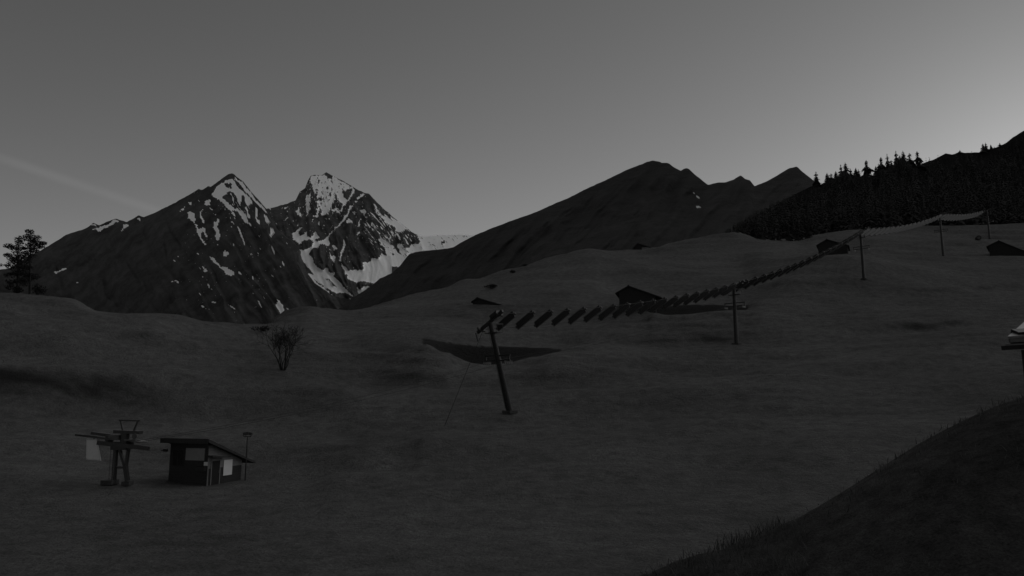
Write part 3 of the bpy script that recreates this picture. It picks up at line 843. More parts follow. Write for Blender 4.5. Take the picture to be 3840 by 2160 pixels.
# ------------------------------------------------------------------ trees
def conifer(levels, per, seed, spread=0.17, ragged=0.3, bare=0.0):
    """unit-height spruce: crown arrays (verts, tris), drooping layered boughs with gaps between"""
    g = np.random.default_rng(seed)
    v, f = [], []
    for l in range(levels):
        t = (l + 0.5) / levels
        z = 0.1 + bare + (0.9 - bare) * t
        rad = spread * (1 - t) ** 0.8 * (1 + ragged * g.normal()) + 0.012
        if g.random() < ragged * 0.35: rad *= 0.5
        k = max(3, int(per * (1 - 0.45 * t)))
        a0 = g.random() * 6.28
        for i in range(k):
            a = a0 + 6.283 * i / k + g.normal(0, 0.25)
            L = max(0.01, rad * (1 + ragged * 0.8 * g.normal()))
            dr = L * g.uniform(0.55, 1.15)
            w = L * g.uniform(0.24, 0.4)
            c, s = math.cos(a), math.sin(a)
            tip = np.array([c * L, s * L, z - dr])
            root = np.array([0, 0, z + 0.012])
            mid = np.array([c * L * .55, s * L * .55, z - dr * 0.35])
            side = np.array([-s, c, 0]) * w
            q = len(v)
            v += [root, mid + side - (0, 0, w * .35), tip, mid - side - (0, 0, w * .35), mid + (0, 0, w * .2)]
            f += [(q, q + 1, q + 4), (q, q + 4, q + 3), (q + 1, q + 2, q + 4), (q + 4, q + 2, q + 3)]
    q = len(v)                                                     # leader
    v += [np.array([0.008, 0, .95]), np.array([-0.004, .007, .95]), np.array([-0.004, -.007, .95]), np.array([0, 0, 1.0])]
    f += [(q, q + 1, q + 3), (q + 1, q + 2, q + 3), (q + 2, q, q + 3)]
    return np.array(v), np.array(f)


def cone_trunk(r):
    mb = MB(); mb.tube((0, 0, -0.06), (0, 0, .55), r, r * .5, 6); mb.tube((0, 0, .55), (0, 0, .97), r * .5, r * .08, 6)
    return mb.mesh('trunk')


def tri_mesh(name, v, f, m):
    me = bpy.data.meshes.new(name)
    me.from_pydata([tuple(x) for x in v], [], [tuple(int(i) for i in x) for x in f])
    me.materials.append(m)
    return me


TRK = cone_trunk(0.013); TRK.materials.append(M['bark'])
CROWNS = [tri_mesh('crown', *conifer(22, 9, 21 + i, (0.15, 0.19, 0.13, 0.21)[i], (0.25, 0.32, 0.3, 0.45)[i], (0, 0, .1, .12)[i]), M['needles']) for i in range(4)]
ORD = ['first', 'second', 'third', 'fourth', 'fifth', 'sixth', 'seventh', 'eighth', 'ninth', 'tenth', 'eleventh', 'twelfth', 'thirteenth', 'fourteenth', 'fifteenth',
       'sixteenth', 'seventeenth', 'eighteenth', 'nineteenth', 'twentieth', 'twenty-first', 'twenty-second', 'twenty-third', 'twenty-fourth', 'twenty-fifth']


def spruce(loc, h, var, label, group, wide=1.0, name='spruce_tree'):
    e = empty(name, loc, label, 'tree', group)
    a = random.random() * 6.28
    for nm, me in (('trunk', TRK), ('crown', CROWNS[var])):
        o = bpy.data.objects.new(nm, me); COL.objects.link(o); o.parent = e
        o.scale = (h * wide, h * wide, h); o.rotation_euler = (0, 0, a)
    return e


SKY = [(3063, 642, 0, 1.0), (3104, 647, 1, 1.2), (3119, 650, 3, .9), (3137, 640, 1, 1.2), (3157, 616, 0, 1.0), (3174, 607, 1, 1.15), (3192, 631, 0, 1.1), (3212, 628, 1, 1.1),
       (3222, 634, 0, 1.0), (3253, 600, 3, .95), (3287, 621, 1, 1.1), (3298, 613, 0, 1.0), (3309, 588, 3, .8), (3332, 575, 0, .85), (3345, 600, 3, .9), (3365, 564, 0, .95),
       (3378, 582, 1, 1.2), (3391, 564, 1, 1.25), (3416, 573, 3, .85), (3426, 602, 1, 1.2), (3444, 566, 3, .85), (3450, 606, 1, 1.0)]
for i, (px, py, var, wd) in enumerate(SKY):
    gpy = float(np.interp(px, *zip(*FT)))
    D = float(np.interp(px, *zip(*FDR))) - 3
    b = P(px, gpy + 6, D)
    h = zat(py, D) - b.z
    nm = ('broad spruce' if var == 1 else 'ragged thin spruce' if var == 3 else 'slender spruce')
    spruce(b, h, var, f'{nm} on the forest skyline, {ORD[i]} from the left end of that row', 'spruces along the forest skyline', wd * (1.35 if h > 12 else 1.7))
RBT = [(3600, 562, 3), (3688, 537, 1), (3699, 534, 0), (3717, 541, 1), (3729, 549, 0), (3750, 536, 3)]
for i, (px, py, var) in enumerate(RBT):
    gpy = float(np.interp(px, *zip(*RB))) + 6
    D = float(np.interp(px, [3150, 3840], [720, 760])) - 4
    b = P(px, gpy, D)
    spruce(b, zat(py, D) - b.z, var, f'small spruce on the bare upper right ridge, {ORD[i]} from its left', 'spruces on the upper right ridge', 1.7)
# front row where the forest meets the meadow
EDGE = [(2768, 835, 0), (2790, 848, 1), (2812, 856, 0), (2838, 846, 1), (2862, 838, 0), (2895, 850, 1), (2925, 842, 0), (2960, 838, 1), (2998, 826, 0), (3035, 822, 1)]
for i, (px, py, var) in enumerate(EDGE):
    gpy = float(np.interp(px, [2768, 2812, 2880, 2950, 3035], [905, 942, 940, 930, 905])) + 4
    D = 258 + (px - 2768) * 0.03
    b = P(px, gpy, D)
    b.z = min(b.z, ground_z(b.x, b.y) + 0.0) if abs(b.z - ground_z(b.x, b.y)) < 6 else b.z
    spruce(b, zat(py, D) - b.z, var, f'dark spruce at the lower left forest edge, {ORD[i]} from the left', 'spruces along the lower forest edge', 1.15)

# the wood itself reads as one mass
low = [conifer(13, 7, 50 + i, (0.14, 0.18, 0.12)[i], 0.3) for i in range(3)]
fv, ff, kk = [], [], 0
LID = [(2720, 850), (2900, 745), (3046, 692), (3085, 692), (3104, 664), (3137, 655), (3157, 634), (3174, 628), (3192, 648), (3205, 655), (3212, 645), (3235, 656), (3253, 638), (3275, 650), (3298, 626), (3332, 618), (3355, 604), (3365, 584), (3391, 580), (3405, 600), (3425, 616), (3455, 632), (3480, 640)]
g = np.random.default_rng(5)
for q in range(3000):
    px = g.uniform(2720, 4700); t = g.random() ** 0.8
    if q > 2500: px, t = g.uniform(3050, 3470), g.uniform(0.03, 0.16)
    lim = np.interp(px, [2720, 2780, 2850, 3050, 3300], [0.3, 0.62, 0.8, 0.9, 0.93])
    if t > lim or t < 0.03: continue
    p, py = forest_point(px, t)
    top = np.interp(px, *zip(*FT))
    lid = np.interp(px, *zip(*LID)) if px < 3480 else top - 4
    h = g.uniform(10, 17)
    hp = h / p.y * F
    if px < 3480 and py - hp < lid: h *= max(0.2, (py - lid - g.random() * 8) / hp)
    v, f = low[q % 3]
    a = g.random() * 6.28; c, s = math.cos(a), math.sin(a)
    vv = v.copy() * (h * 1.05, h * 1.05, h)
    vv = np.stack([vv[:, 0] * c - vv[:, 1] * s + p.x, vv[:, 0] * s + vv[:, 1] * c + p.y, vv[:, 2] + p.z - 0.5], -1)
    fv.append(vv); ff.append(f + kk); kk += len(v)
for q in range(900):                                                # and on the ridge behind
    px = g.uniform(3460, 4800); t = g.random()
    tp, bt = np.interp(px, *zip(*RB)), 900
    py = tp + 6 + t * (bt - tp)
    D = 750 - 260 * t
    p = P(px, py, D); h = g.uniform(10, 16)
    hp = h / D * F
    if py - hp < tp - 1: h *= max(0.15, (py - tp + 1) / hp)
    v, f = low[q % 3]
    vv = v * (h * 1.1, h * 1.1, h) + np.array([p.x, p.y, p.z - 0.5])
    fv.append(vv); ff.append(f + kk); kk += len(v)
tag(npmesh('spruce_forest', np.concatenate(fv), np.concatenate(ff), M['needles_far'], smooth=False), 'dark spruce forest covering the right hillside as one mass', 'forest', kind='stuff')


def leaf_clump(mb, c, rx, ry, rz, n, size, g):
    for k in range(n):
        d = g.normal(size=3); d /= np.linalg.norm(d)
        p = np.array(c) + d * np.array([rx, ry, rz]) * g.random() ** 0.4
        u = g.normal(size=3); u /= np.linalg.norm(u)
        w = np.cross(u, g.normal(size=3)); w /= np.linalg.norm(w)
        s = size * g.uniform(.5, 1.3)
        mb.add([p + u * s, p + w * s * .55, p - u * s, p - w * s * .55], [(0, 1, 2, 3)])


# the leafy tree at the left edge: tiers of foliage on two stems
g = np.random.default_rng(9)
TD = 150.0
b0 = on_ground(84, 1140, TD)
tree = empty('larch_tree', b0, 'leafy two-stemmed tree with tiered clumps at the far left edge', 'tree')
cl = [(540, 140, 1.0), (520, 230, 1.1), (650, 250, 1.2), (360, 270, 1.2), (350, 340, 1.0), (560, 300, 1.0), (650, 330, 1.0), (785, 345, .8), (160, 400, 1.1), (240, 430, 1.0), (340, 430, 1.2), (545, 385, 1.0), (640, 395, 1.2),
      (140, 565, .9), (320, 530, 1.3), (220, 635, 1.0), (300, 690, 1.3), (470, 525, 1.0), (420, 590, 1.0), (560, 455, 1.1), (720, 405, 1.0), (440, 440, .6), (230, 700, 1.2), (400, 690, 1.2), (560, 560, 1.3), (330, 610, 1.2), (480, 650, 1.4), (620, 480, 1.0)]
cr, tr = MB(), MB()
stemA = [b0 + Vector((-1.2, 0, -0.3)), P(68, 1010, TD), P(66, 950, TD), P(72, 905, TD)]
stemB = [b0 + Vector((1.4, 0.3, -0.3)), P(112, 1005, TD), P(116, 930, TD), P(113, 872, TD)]
for st in (stemA, stemB):
    for i in range(3): tr.tube(st[i], st[i + 1], 0.26 - 0.07 * i, 0.19 - 0.07 * i, 7)
limb = MB()
for x, y, r in cl:
    px, py = x / 4.83, 840 + y / 4.83
    D = TD + g.normal(0, 1.1)
    c = P(px, py, D)
    st = stemA if px < 92 else stemB
    zz_ = c.z - 0.7
    s0 = min(((st[i].lerp(st[i + 1], q / 8)) for i in range(3) for q in range(9)), key=lambda p: abs(p.z - zz_))
    limb.tube(s0, c, 0.07, 0.03, 5)
    leaf_clump(cr, c, 0.95 * r, 0.95 * r, 0.55 * r, 190, 0.17, g)
for k in range(22):
    px, py = g.uniform(28, 150), g.uniform(1000, 1080)
    if px > 95 + (py - 960) * .6: continue
    c = P(px, py, TD + g.normal(0, 1.5))
    st = stemA if px < 92 else stemB
    limb.tube(st[0].lerp(st[1], .3 + .6 * (1080 - py) / 80), c, .06, .03, 5)
    leaf_clump(cr, c, 1.15, 1.15, .6, 110, .2, g)
tr.build('trunk', M['bark'], tree); limb.build('limbs', M['bark'], tree); cr.build('crown', M['leaf'], tree)
b1 = on_ground(-40, 1135, TD)
t2 = empty('larch_tree', b1, 'top of a leafy tree cut off by the left picture edge', 'tree')
cr, tr = MB(), MB()
tr.tube(b1 - Vector((0, 0, .3)), P(-38, 960, TD), 0.25, 0.08, 7)
for px, py, r in ((-5, 992, .9), (24, 995, .7), (-30, 975, 1.2), (-50, 1000, 1.3), (-20, 1012, 1.1), (-38, 960, .9)):
    leaf_clump(cr, P(px, py, TD), .9 * r, .9 * r, .35 * r, 80, .17, g)
    tr.tube(P(-38, py + 12, TD), P(px, py, TD), .06, .03, 5)
tr.build('trunk', M['bark'], t2); cr.build('crown', M['leaf'], t2)


def bush(px, py, D, r, rz, n, label, seed, size=0.12, m='shrub', name='shrub', cat='shrub'):
    g = np.random.default_rng(seed)
    b = on_ground(px, py, D)
    e = empty(name, b, label, cat)
    mb, st = MB(), MB()
    for k in range(6):
        a = g.random() * 6.28; q = g.random() ** .5 * r * .6
        c = b + Vector((math.cos(a) * q, math.sin(a) * q, rz * g.uniform(.35, .7)))
        leaf_clump(mb, c, r * .5, r * .5, rz * .45, n // 6, size, g)
        st.tube(b + Vector((0, 0, -.1)), c, .04, .015, 4)
    mb.build('foliage', M[m], e); st.build('stems', M['bark'], e)


bush(1846, 1092, 178, 1.9, 1.3, 420, 'dark low shrub on the slope above the half-hidden barn roof', 1, .16)
bush(1925, 1040, 205, 1.4, .8, 220, 'small dark shrub near the hill crest, upper one of the pair by it', 2, .16)
bush(1968, 1026, 212, 1.1, .6, 160, 'smallest dark shrub right on the hill crest line', 3, .16)
bush(978, 1232, 122, 1.9, .8, 420, 'dark flat shrub on the saddle left of the bare multi-stemmed tree', 4, .13)
bush(140, 1100, 121, 1.3, 1.9, 360, 'dark upright shrub behind the left knoll crest', 5, .15)
bush(70, 1096, 121, 1.1, 1.2, 260, 'lower dark shrub behind the left knoll, nearer the picture edge', 6, .15)


# the bare many-stemmed tree in the hollow
def bare_tree(base, H, seed):
    g = random.Random(seed)
    main, twig = MB(), MB()

    def grow(p, d, L, r, depth):
        n = 4
        for i in range(n):
            d2 = (d + Vector((g.gauss(0, .13), g.gauss(0, .13), g.gauss(0, .08) + .04))).normalized()
            q = p + d2 * L / n
            (main if depth < 1 else twig).tube(p, q, r * (1 - .16 * i), r * (1 - .16 * (i + 1)), 5 if depth < 1 else 3, cap=False)
            if depth < 3 and i >= (1 if depth else 2):
                for k in range(2 if depth < 2 else 3):
                    a = g.random() * 6.28
                    s = d2.orthogonal().normalized()
                    s = (s * math.cos(a) + d2.cross(s) * math.sin(a))
                    grow(q, (d2 * g.uniform(.6, 1.0) + s * g.uniform(.5, .9)).normalized(), L * g.uniform(.38, .55), r * .5, depth + 1)
            p, d = q, d2

    for k in range(15):
        a = 6.28 * k / 15 + g.random() * .4
        sp = g.uniform(.05, .5)
        d = Vector((math.cos(a) * sp, math.sin(a) * sp, 1)).normalized()
        grow(base + Vector((math.cos(a) * .25, math.sin(a) * .25, -.15)), d, H * g.uniform(.6, .85), .06, 0)
    return main, twig


b = on_ground(1062, 1378, 94)
t = empty('bare_tree', b, 'bare many-stemmed tree standing in the grassy hollow', 'tree')
ma, tw = bare_tree(b, 5.0, 4)
ma.build('stem', M['bare'], t); tw.build('twigs', M['bare'], t)

# ------------------------------------------------------------------ barns


def barn(D, peak, le, re, wl, wr, bl, br, length, label, yaw=0.0, wallm='wood_dark', roofm='wood_roof', pale=None, thick=0.16, door=True, group='timber barns on the slope'):
    """asymmetric gable barn: gable front through these picture points at depth D, running back `length`"""
    def Q(pt, off=0.0):
        return P(pt[0], pt[1], D + (pt[0] - peak[0]) / F * D * yaw)
    pk, L, Rr = Q(peak), Q(le), Q(re)
    WL, WR = Q((wl, bl)), Q((wr, br))
    fx = Vector((1, yaw, 0)).normalized()
    back = Vector((-fx.y, fx.x, 0))
    s = lambda p: (p - pk).dot(fx)
    pt = lambda q, z: Vector((pk.x, pk.y, 0)) + fx * q + Vector((0, 0, z))
    sl, sr = s(L), s(Rr)
    zl = lambda q: pk.z + (L.z - pk.z) * q / sl if q < 0 else pk.z + (Rr.z - pk.z) * q / sr
    ql, qr = s(WL), s(WR)
    zb = min(WL.z, WR.z)
    base = pt((ql + qr) / 2, zb)
    e = empty('barn', base, label, 'barn', group)
    oh = 0.45
    t = thick * 1.25
    sunk = 1.0
    poly = [pt(ql, WL.z - sunk), pt(qr, WR.z - sunk), pt(qr, zl(qr) - t), pt(0, pk.z - t), pt(ql, zl(ql) - t)]
    w = MB(); w.prism([p + back * oh for p in poly], back * length); w.build('wall', M[wallm], e)
    for nm, q in (('roof_slope', sl), ('roof_slope', sr)):
        z1 = L.z if q < 0 else Rr.z
        r = MB()
        r.prism([pt(0, pk.z), pt(q, z1), pt(q, z1 - t), pt(0, pk.z - t + 0.002)], back * (length + 2 * oh)); r.build(nm, M[roofm], e)
    rc = MB(); rc.bar(pt(0, pk.z + .04) , pt(0, pk.z + .04) + back * (length + 2 * oh), .25, .08); rc.build('ridge_cap', M[roofm], e)
    if door:
        d = MB(); c = (ql + qr) / 2
        zt = WL.z
        hgt = min(1.9, (min(zl(ql), zl(qr)) - t - zt) * .8)
        if hgt > .5:
            d.prism([pt(c - .7, zt), pt(c + .7, zt), pt(c + .7, zt + hgt), pt(c - .7, zt + hgt)] if True else [], -back * .04)
            for v_i in range(len(d.v)): d.v[v_i] = tuple(Vector(d.v[v_i]) + back * (oh - 0.003))
            d.build('door', M['black'], e)
    if pale:
        (x0, y0, x1, y1) = pale
        a, c = s(Q((x0, y1))), s(Q((x1, y1)))
        za, zt = Q((x0, y1)).z, Q((x0, y0)).z
        bmb = MB(); bmb.prism([p + back * (oh - .003) for p in (pt(a, za), pt(c, za), pt(c, zt), pt(a, zt))], -back * .06); bmb.build('plank_panel', M['wood_pale'], e)
    return e


barn(140, (2356, 1070), (2307, 1098), (2482, 1114), 2322, 2458, 1162, 1164, 7, 'dark timber barn with a broad gable behind the near row of solar panels', yaw=-0.25)
barn(150.5, (1789, 1115), (1766, 1131), (1893, 1146), 1771, 1884, 1150, 1162, 6, 'barn sunk behind the slope with little more than its roof showing', yaw=-0.25, door=False, pale=None)
barn(241, (2390, 911), (2372, 930), (2440, 926), 2377, 2437, 940, 941, 5, 'small far barn with a pale plank wall on the hill crest', yaw=-0.2, pale=(2407, 927, 2436, 935), door=False)
barn(196, (3100, 896), (3061, 920), (3184, 918), 3070, 3180, 966, 958, 7, 'dark barn behind the solar panel row at the crest by the third mast', yaw=-0.5)
barn(208, (3745, 901), (3699, 926), (3862, 942), 3712, 3848, 960, 966, 8, 'dark barn cut by the right picture edge on the upper meadow', yaw=-0.75, door=False)

# ------------------------------------------------------------------ the solar ski lift
U0 = Vector((0.68, 0.73, 0)).normalized()                       # up the lift line
TX = Vector((U0.y, -U0.x, 0))                                   # across it, to the right and towards the viewer
BT = 29.0
T = TX * math.cos(R(BT)) + Vector((0, 0, math.sin(R(BT))))      # the tilted cross beam
HL = 1.42
masts = [  # base px, py, D ; top px, py
    (1912, 1540, 75.0, 1840, 1207, 'leaning first mast of the lift nearest the viewer, braced by a guy rope'),
    (2762, 1291, 115.0, 2757, 1079, 'upright second lift mast beyond the dark gabled barn'),
    (3240, 1051, 160.0, 3229, 872, 'third lift mast standing below the bench beside the upper barn'),
    (3538, 966, 205.0, 3530, 813, 'fourth lift mast at the kink between the pale panel rows'),
    (3711, 889, 250.0, 3704, 792, 'last faint lift mast at the forest edge above the panels')]
tops = []
SM = {'arm': []}
for i, (bx, by, D, tx, ty, lab) in enumerate(masts):
    b = on_ground(bx, by, D)
    zt = zat(ty, D)
    top = Vector((P(tx, ty, D).x, P(tx, ty, D).y, zt))
    if i == 0:
        top = b + Vector((0, 0, zt - b.z)) - U0 * (abs(P(tx, ty, D).x - b.x) / U0.x)
        top.z = zat(ty, top.y)
    else:
        top.x, top.y = b.x, b.y
    tops.append(top)
    m = empty('lift_mast', b, lab, 'lift mast', 'masts of the solar ski lift')
    ax = (top - b).normalized()
    H = (top - b).length
    mb = MB(); mb.tube(b - ax * .4, b + ax * H * .5, .34, .29, 16); mb.tube(b + ax * H * .5, top, .29, .24, 16); mb.build('pole', M['steel'], m, smooth=False)
    mb = MB(); mb.box(b + Vector((0, 0, .1)), U0 * .55, TX * .55, Vector((0, 0, .14))); mb.build('footing', M['concrete'], m)
    # tilted head beam that carries the two panel ropes
    mb = MB(); mb.bar(top - T * 2.0, top + T * 2.0, .24, .3, up=U0.cross(T)); mb.build('head_beam', M['steel'], m)
    for s in (-1, 1):
        mb = MB(); c = top + T * HL * s + T.cross(U0).normalized() * -.0
        mb.box(c, U0 * .45, T * .1, U0.cross(T) * -.2); mb.build('rope_saddle', M['steel'], m)
    # horizontal arm with the haul-rope sheaves
    ac = b + ax * H * (.63, .73, .7, .68, .68)[i]
    SM['arm'].append(ac)
    for dz in (0.0, -.5):
        mb = MB(); mb.bar(ac - TX * 1.75 + Vector((0, 0, dz)), ac + TX * 1.75 + Vector((0, 0, dz)), .12, .14); mb.build('sheave_arm', M['steel'], m)
    for s in (-1, 1):
        mb = MB()
        mb.bar(ac + TX * 1.62 * s + Vector((0, 0, -.5)), ac + TX * 1.62 * s, .1, .1, up=U0)
        mb.build('arm_strut', M['steel'], m)
        mb = MB()
        cs = ac + TX * 1.5 * s + Vector((0, 0, -.72))
        mb.bar(cs - U0 * .6 + Vector((0, 0, .12)), cs + U0 * .6 + Vector((0, 0, .12)), .08, .12); mb.build('rocker', M['steel'], m)
        for k in (-.45, -.15, .15, .45):
            mb = MB(); mb.disc(cs + U0 * k - Vector((0, 0, .02)), TX, .14, .08, 14); mb.build('sheave', M['steel_mid'], m)
    # work step below the beam with its rail
    pc = b + ax * (H - 1.15)
    mb = MB(); mb.box(pc + TX * .55, U0 * .45, TX * .5, Vector((0, 0, .03))); mb.box(pc - TX * .5, U0 * .3, TX * .35, Vector((0, 0, .03))); mb.build('work_platform', M['steel'], m)
    mb = MB()
    for s in (-1, 1):
        mb.tube(pc + TX * 1.03 + U0 * .43 * s, pc + TX * 1.03 + U0 * .43 * s + Vector((0, 0, .85)), .025, .025, 5)
        mb.tube(pc + TX * 1.03 + U0 * .43 * s + Vector((0, 0, .85)), pc + TX * .1 + U0 * .43 * s + Vector((0, 0, .85)), .02, .02, 5)
    mb.tube(pc + TX * 1.03 - U0 * .43 + Vector((0, 0, .85)), pc + TX * 1.03 + U0 * .43 + Vector((0, 0, .85)), .025, .025, 5)
    mb.build('guard_rail', M['steel_mid'], m)
    mb = MB()
    sd_ = TX * .0 - U0 * .34
    for s in (-1, 1): mb.tube(b + ax * .5 + sd_ + TX * .17 * s, b + ax * (H - .5) + sd_ + TX * .17 * s, .02, .02, 4)
    for k in range(int((H - 1) / .3)): mb.tube(b + ax * (.6 + k * .3) + sd_ - TX * .17, b + ax * (.6 + k * .3) + sd_ + TX * .17, .014, .014, 4)
    if i < 3: mb.build('ladder', M['steel'], m)
    if i == 0:   # tail of the beam with the rope anchor
        mb = MB(); a0 = top - T * 1.9
        mb.bar(a0 - U0 * .35 - Vector((0, 0, .1)), a0 - U0 * .35 - Vector((0, 0, .1)) - T * .2 + Vector((.35, 0, -.75)), .1, .12, up=U0)
        mb.build('anchor_strut', M['steel'], m)
        mb = MB(); mb.bar(top + T * .2 + Vector((0, 0, .32)), top + T * 1.3 + Vector((0, 0, .28)), .45, .35, up=U0.cross(T)); mb.build('winch_box', M['steel'], m)
        mb = MB(); mb.bar(top + T * .75 - Vector((0, 0, .28)), top + T * 1.25 - Vector((0, 0, .3)), .14, .1, up=U0.cross(T)); mb.build('drive_rod', M['steel_pale'], m)


def sag(a, b, t, s):
    p = a.lerp(b, t)
    p.z -= s * 4 * t * (1 - t)
    return p


SAGS = [0.9, 1.1, 1.1, 1.0]
for s, nm in ((-1, 'lower left support rope carrying the solar panels'), (1, 'upper right support rope carrying the solar panels')):
    pts = []
    for i in range(4):
        for k in range(16):
            pts.append(sag(tops[i] + T * HL * s, tops[i + 1] + T * HL * s, k / 16, SAGS[i]))
    pts.append(tops[4] + T * HL * s)
    pts = [tops[0] + T * HL * s - U0 * .5] + pts
    mb = MB(); mb.path(pts, .022, 5)
    o = mb.build('support_rope', M['cable'], origin=pts[0]); tag(o, nm, 'rope', 'ropes of the solar lift')

# the panels: long across the ropes, turned edge-up by their tracking gear
PL, PS = 1.34, 0.41


def panel_meshes(S, N, Tn):
    gm = MB(); gm.box((0, 0, 0), Tn * (PL - .04), S * (PS - .04), N * .012)
    fm = MB()
    for s in (-1, 1):
        fm.box(S * (PS - .02) * s, Tn * PL, S * .022, N * .028)
        fm.box(Tn * (PL - .02) * s, Tn * .022, S * (PS - .045), N * .028)
    hm = MB()
    for s in (-1, 1):
        hm.box(Tn * (PL + .06) * s - N * .05, Tn * .1, S * .09, N * .1)
    hm.tube(-Tn * PL - N * .06, Tn * PL - N * .06, .035, .035, 6)
    return gm.mesh('glass'), fm.mesh('panel_frame'), hm.mesh('axle')


counts = [18, 18, 18, 15]
where = ['uphill from the leaning first mast', 'uphill from the second mast', 'uphill from the third mast', 'uphill from the fourth mast']
TH4 = [R(77), R(77), R(77), R(77)]
for i in range(4):
    dirv = (tops[i + 1] - tops[i])
    Ud = dirv.normalized()
    Vn = T.cross(Ud).normalized()
    if Vn.z < 0: Vn = -Vn
    Tn = T
    Uq = (Ud - T * Ud.dot(T)).normalized()
    TH = TH4[i]
    S = (Uq * math.cos(TH) + Vn * math.sin(TH)).normalized()
    N = S.cross(Tn).normalized()
    if N.z < 0: N = -N
    gme, fme, hme = panel_meshes(S, N, Tn)
    gme.materials.append(M['solar']); fme.materials.append(M['steel_mid']); hme.materials.append(M['steel'])
    n = 18
    for k in range(counts[i]):
        tt = (k + .75) / (n + .4)
        c = sag(tops[i], tops[i + 1], tt, SAGS[i])
        e = empty('solar_panel', c, f'solar panel on the ropes, {ORD[k]} one {where[i]}', 'solar panel', 'solar panels strung along the ski lift')
        for nm, me in (('glass', gme), ('panel_frame', fme), ('axle', hme)):
            o = bpy.data.objects.new(nm, me); COL.objects.link(o); o.parent = e

# guy rope of the first mast
ga = tops[0] - T * 1.0 - Vector((0, 0, .1))
gb = on_ground(1664, 1592, 71)
mb = MB(); mb.tube(ga, gb - Vector((0, 0, .2)), .022, .022, 5)
tag(mb.build('guy_rope', M['cable'], origin=gb), 'thin guy rope from the leaning first mast down to the grass', 'rope')

# ------------------------------------------------------------------ bottom terminal of the lift
TD = 48.0
tb = on_ground(452, 1800, TD)
term = empty('lift_terminal', tb, 'dark steel bottom terminal of the ski lift with its top frame and machinery', 'lift terminal')
Y = Vector((0, 1, 0))


def q(px, py, dy=0.0):
    return P(px, py, TD + dy)


def tbar(name, a, b, w, h, m='steel', parent=None):
    mb = MB(); mb.bar(a, b, w, h); return mb.build(name, M[m], parent or term)


# legs
tbar('leg', q(435, 1683), q(427, 1803), .26, .2)
mb = MB(); mb.bar(q(448, 1683), q(468, 1750), .2, .14); mb.bar(q(482, 1683), q(472, 1750), .2, .16); mb.bar(q(470, 1746), q(478, 1803), .26, .22); mb.build('leg', M['steel'], term)
tbar('cross_brace', q(434, 1752), q(468, 1753), .12, .14)
mb = MB(); mb.box(q(412, 1808), (.36, 0, 0), (0, .45, 0), (0, 0, .15)); mb.box(q(478, 1812), (.24, 0, 0), (0, .3, 0), (0, 0, .12)); mb.build('footing', M['concrete'], term)
mb = MB()
for dx in (0, 14): mb.tube(q(416 + dx, 1680, -.3), q(408 + dx, 1800, -.3), .018, .018, 5)
for k in range(13): mb.tube(q(416 - k * .64, 1686 + k * 9, -.3), q(430 - k * .64, 1686 + k * 9, -.3), .013, .013, 4)
mb.build('ladder', M['steel_mid'], term)
# deck: long twin beams, slightly falling to the right
for dy in (-.6, .6):
    tbar('deck_beam', q(365, 1660, dy), q(561, 1682, dy), .14, .26)
for px, py in ((369, 1661), (557, 1682), (435, 1668), (490, 1674)):
    tbar('deck_crossbar', q(px, py, -.6), q(px, py, .6), .1, .2)
mb = MB(); mb.box(q(459, 1671), (.5, 0, 0), (0, .5, 0), (0, 0, .24)); mb.build('gearbox', M['steel'], term)
# machinery level
mb = MB(); mb.disc(q(520, 1655), (0.1, 0, 1), .55, .09, 28); mb.disc(q(520, 1655), (0.1, 0, 1), .12, .2, 12); mb.build('bullwheel', M['steel_mid'], term)
mb = MB(); mb.box(q(436, 1640), (.32, 0, 0), (0, .4, 0), (0, 0, .16)); mb.build('motor', M['steel_mid'], term)
mb = MB(); mb.box(q(410, 1650), (.09, 0, 0), (0, .35, 0), (0, 0, .3)); mb.build('post', M['steel'], term)
mb = MB(); mb.box(q(468, 1642), (.2, 0, 0), (0, .2, 0), (0, 0, .38)); mb.build('post', M['steel'], term)
for dy in (-.35, .35):
    mb = MB(); mb.disc(q(505, 1636, dy), Y, .17, .08, 16); mb.build('sheave', M['steel_mid'], term)
mb = MB(); mb.box(q(495, 1650), (.38, 0, 0), (0, .3, 0), (0, 0, .05)); mb.build('rope_guide', M['steel_mid'], term)
mb = MB(); mb.bar(q(432, 1618), q(529, 1622), .5, .2); mb.build('top_beam', M['steel'], term)
for a, b_ in (((452, 1577), (461, 1616)), ((517, 1578), (502, 1616))):
    tbar('frame_post', q(*a), q(*b_), .09, .09)
tbar('frame_bar', q(447, 1576), q(525, 1578), .1, .09)
# arm to the left with its return blade
tbar('tension_beam', q(344, 1624), q(420, 1634), .2, .18)
mb = MB(); mb.prism([q(281, 1628, -.2), q(330, 1632, -.45), q(412, 1644, -.45), q(412, 1644, .45), q(330, 1632, .45), q(281, 1628, .2)], (0, 0, -.1)); mb.build('return_blade', M['steel'], term)
mb = MB(); mb.bar(q(345, 1631.6, 0), q(409, 1640, 0), .5, .015); mb.build('blade_cover', M['steel_pale'], term)
tbar('tow_hanger', q(352, 1634), q(353, 1648), .05, .05)

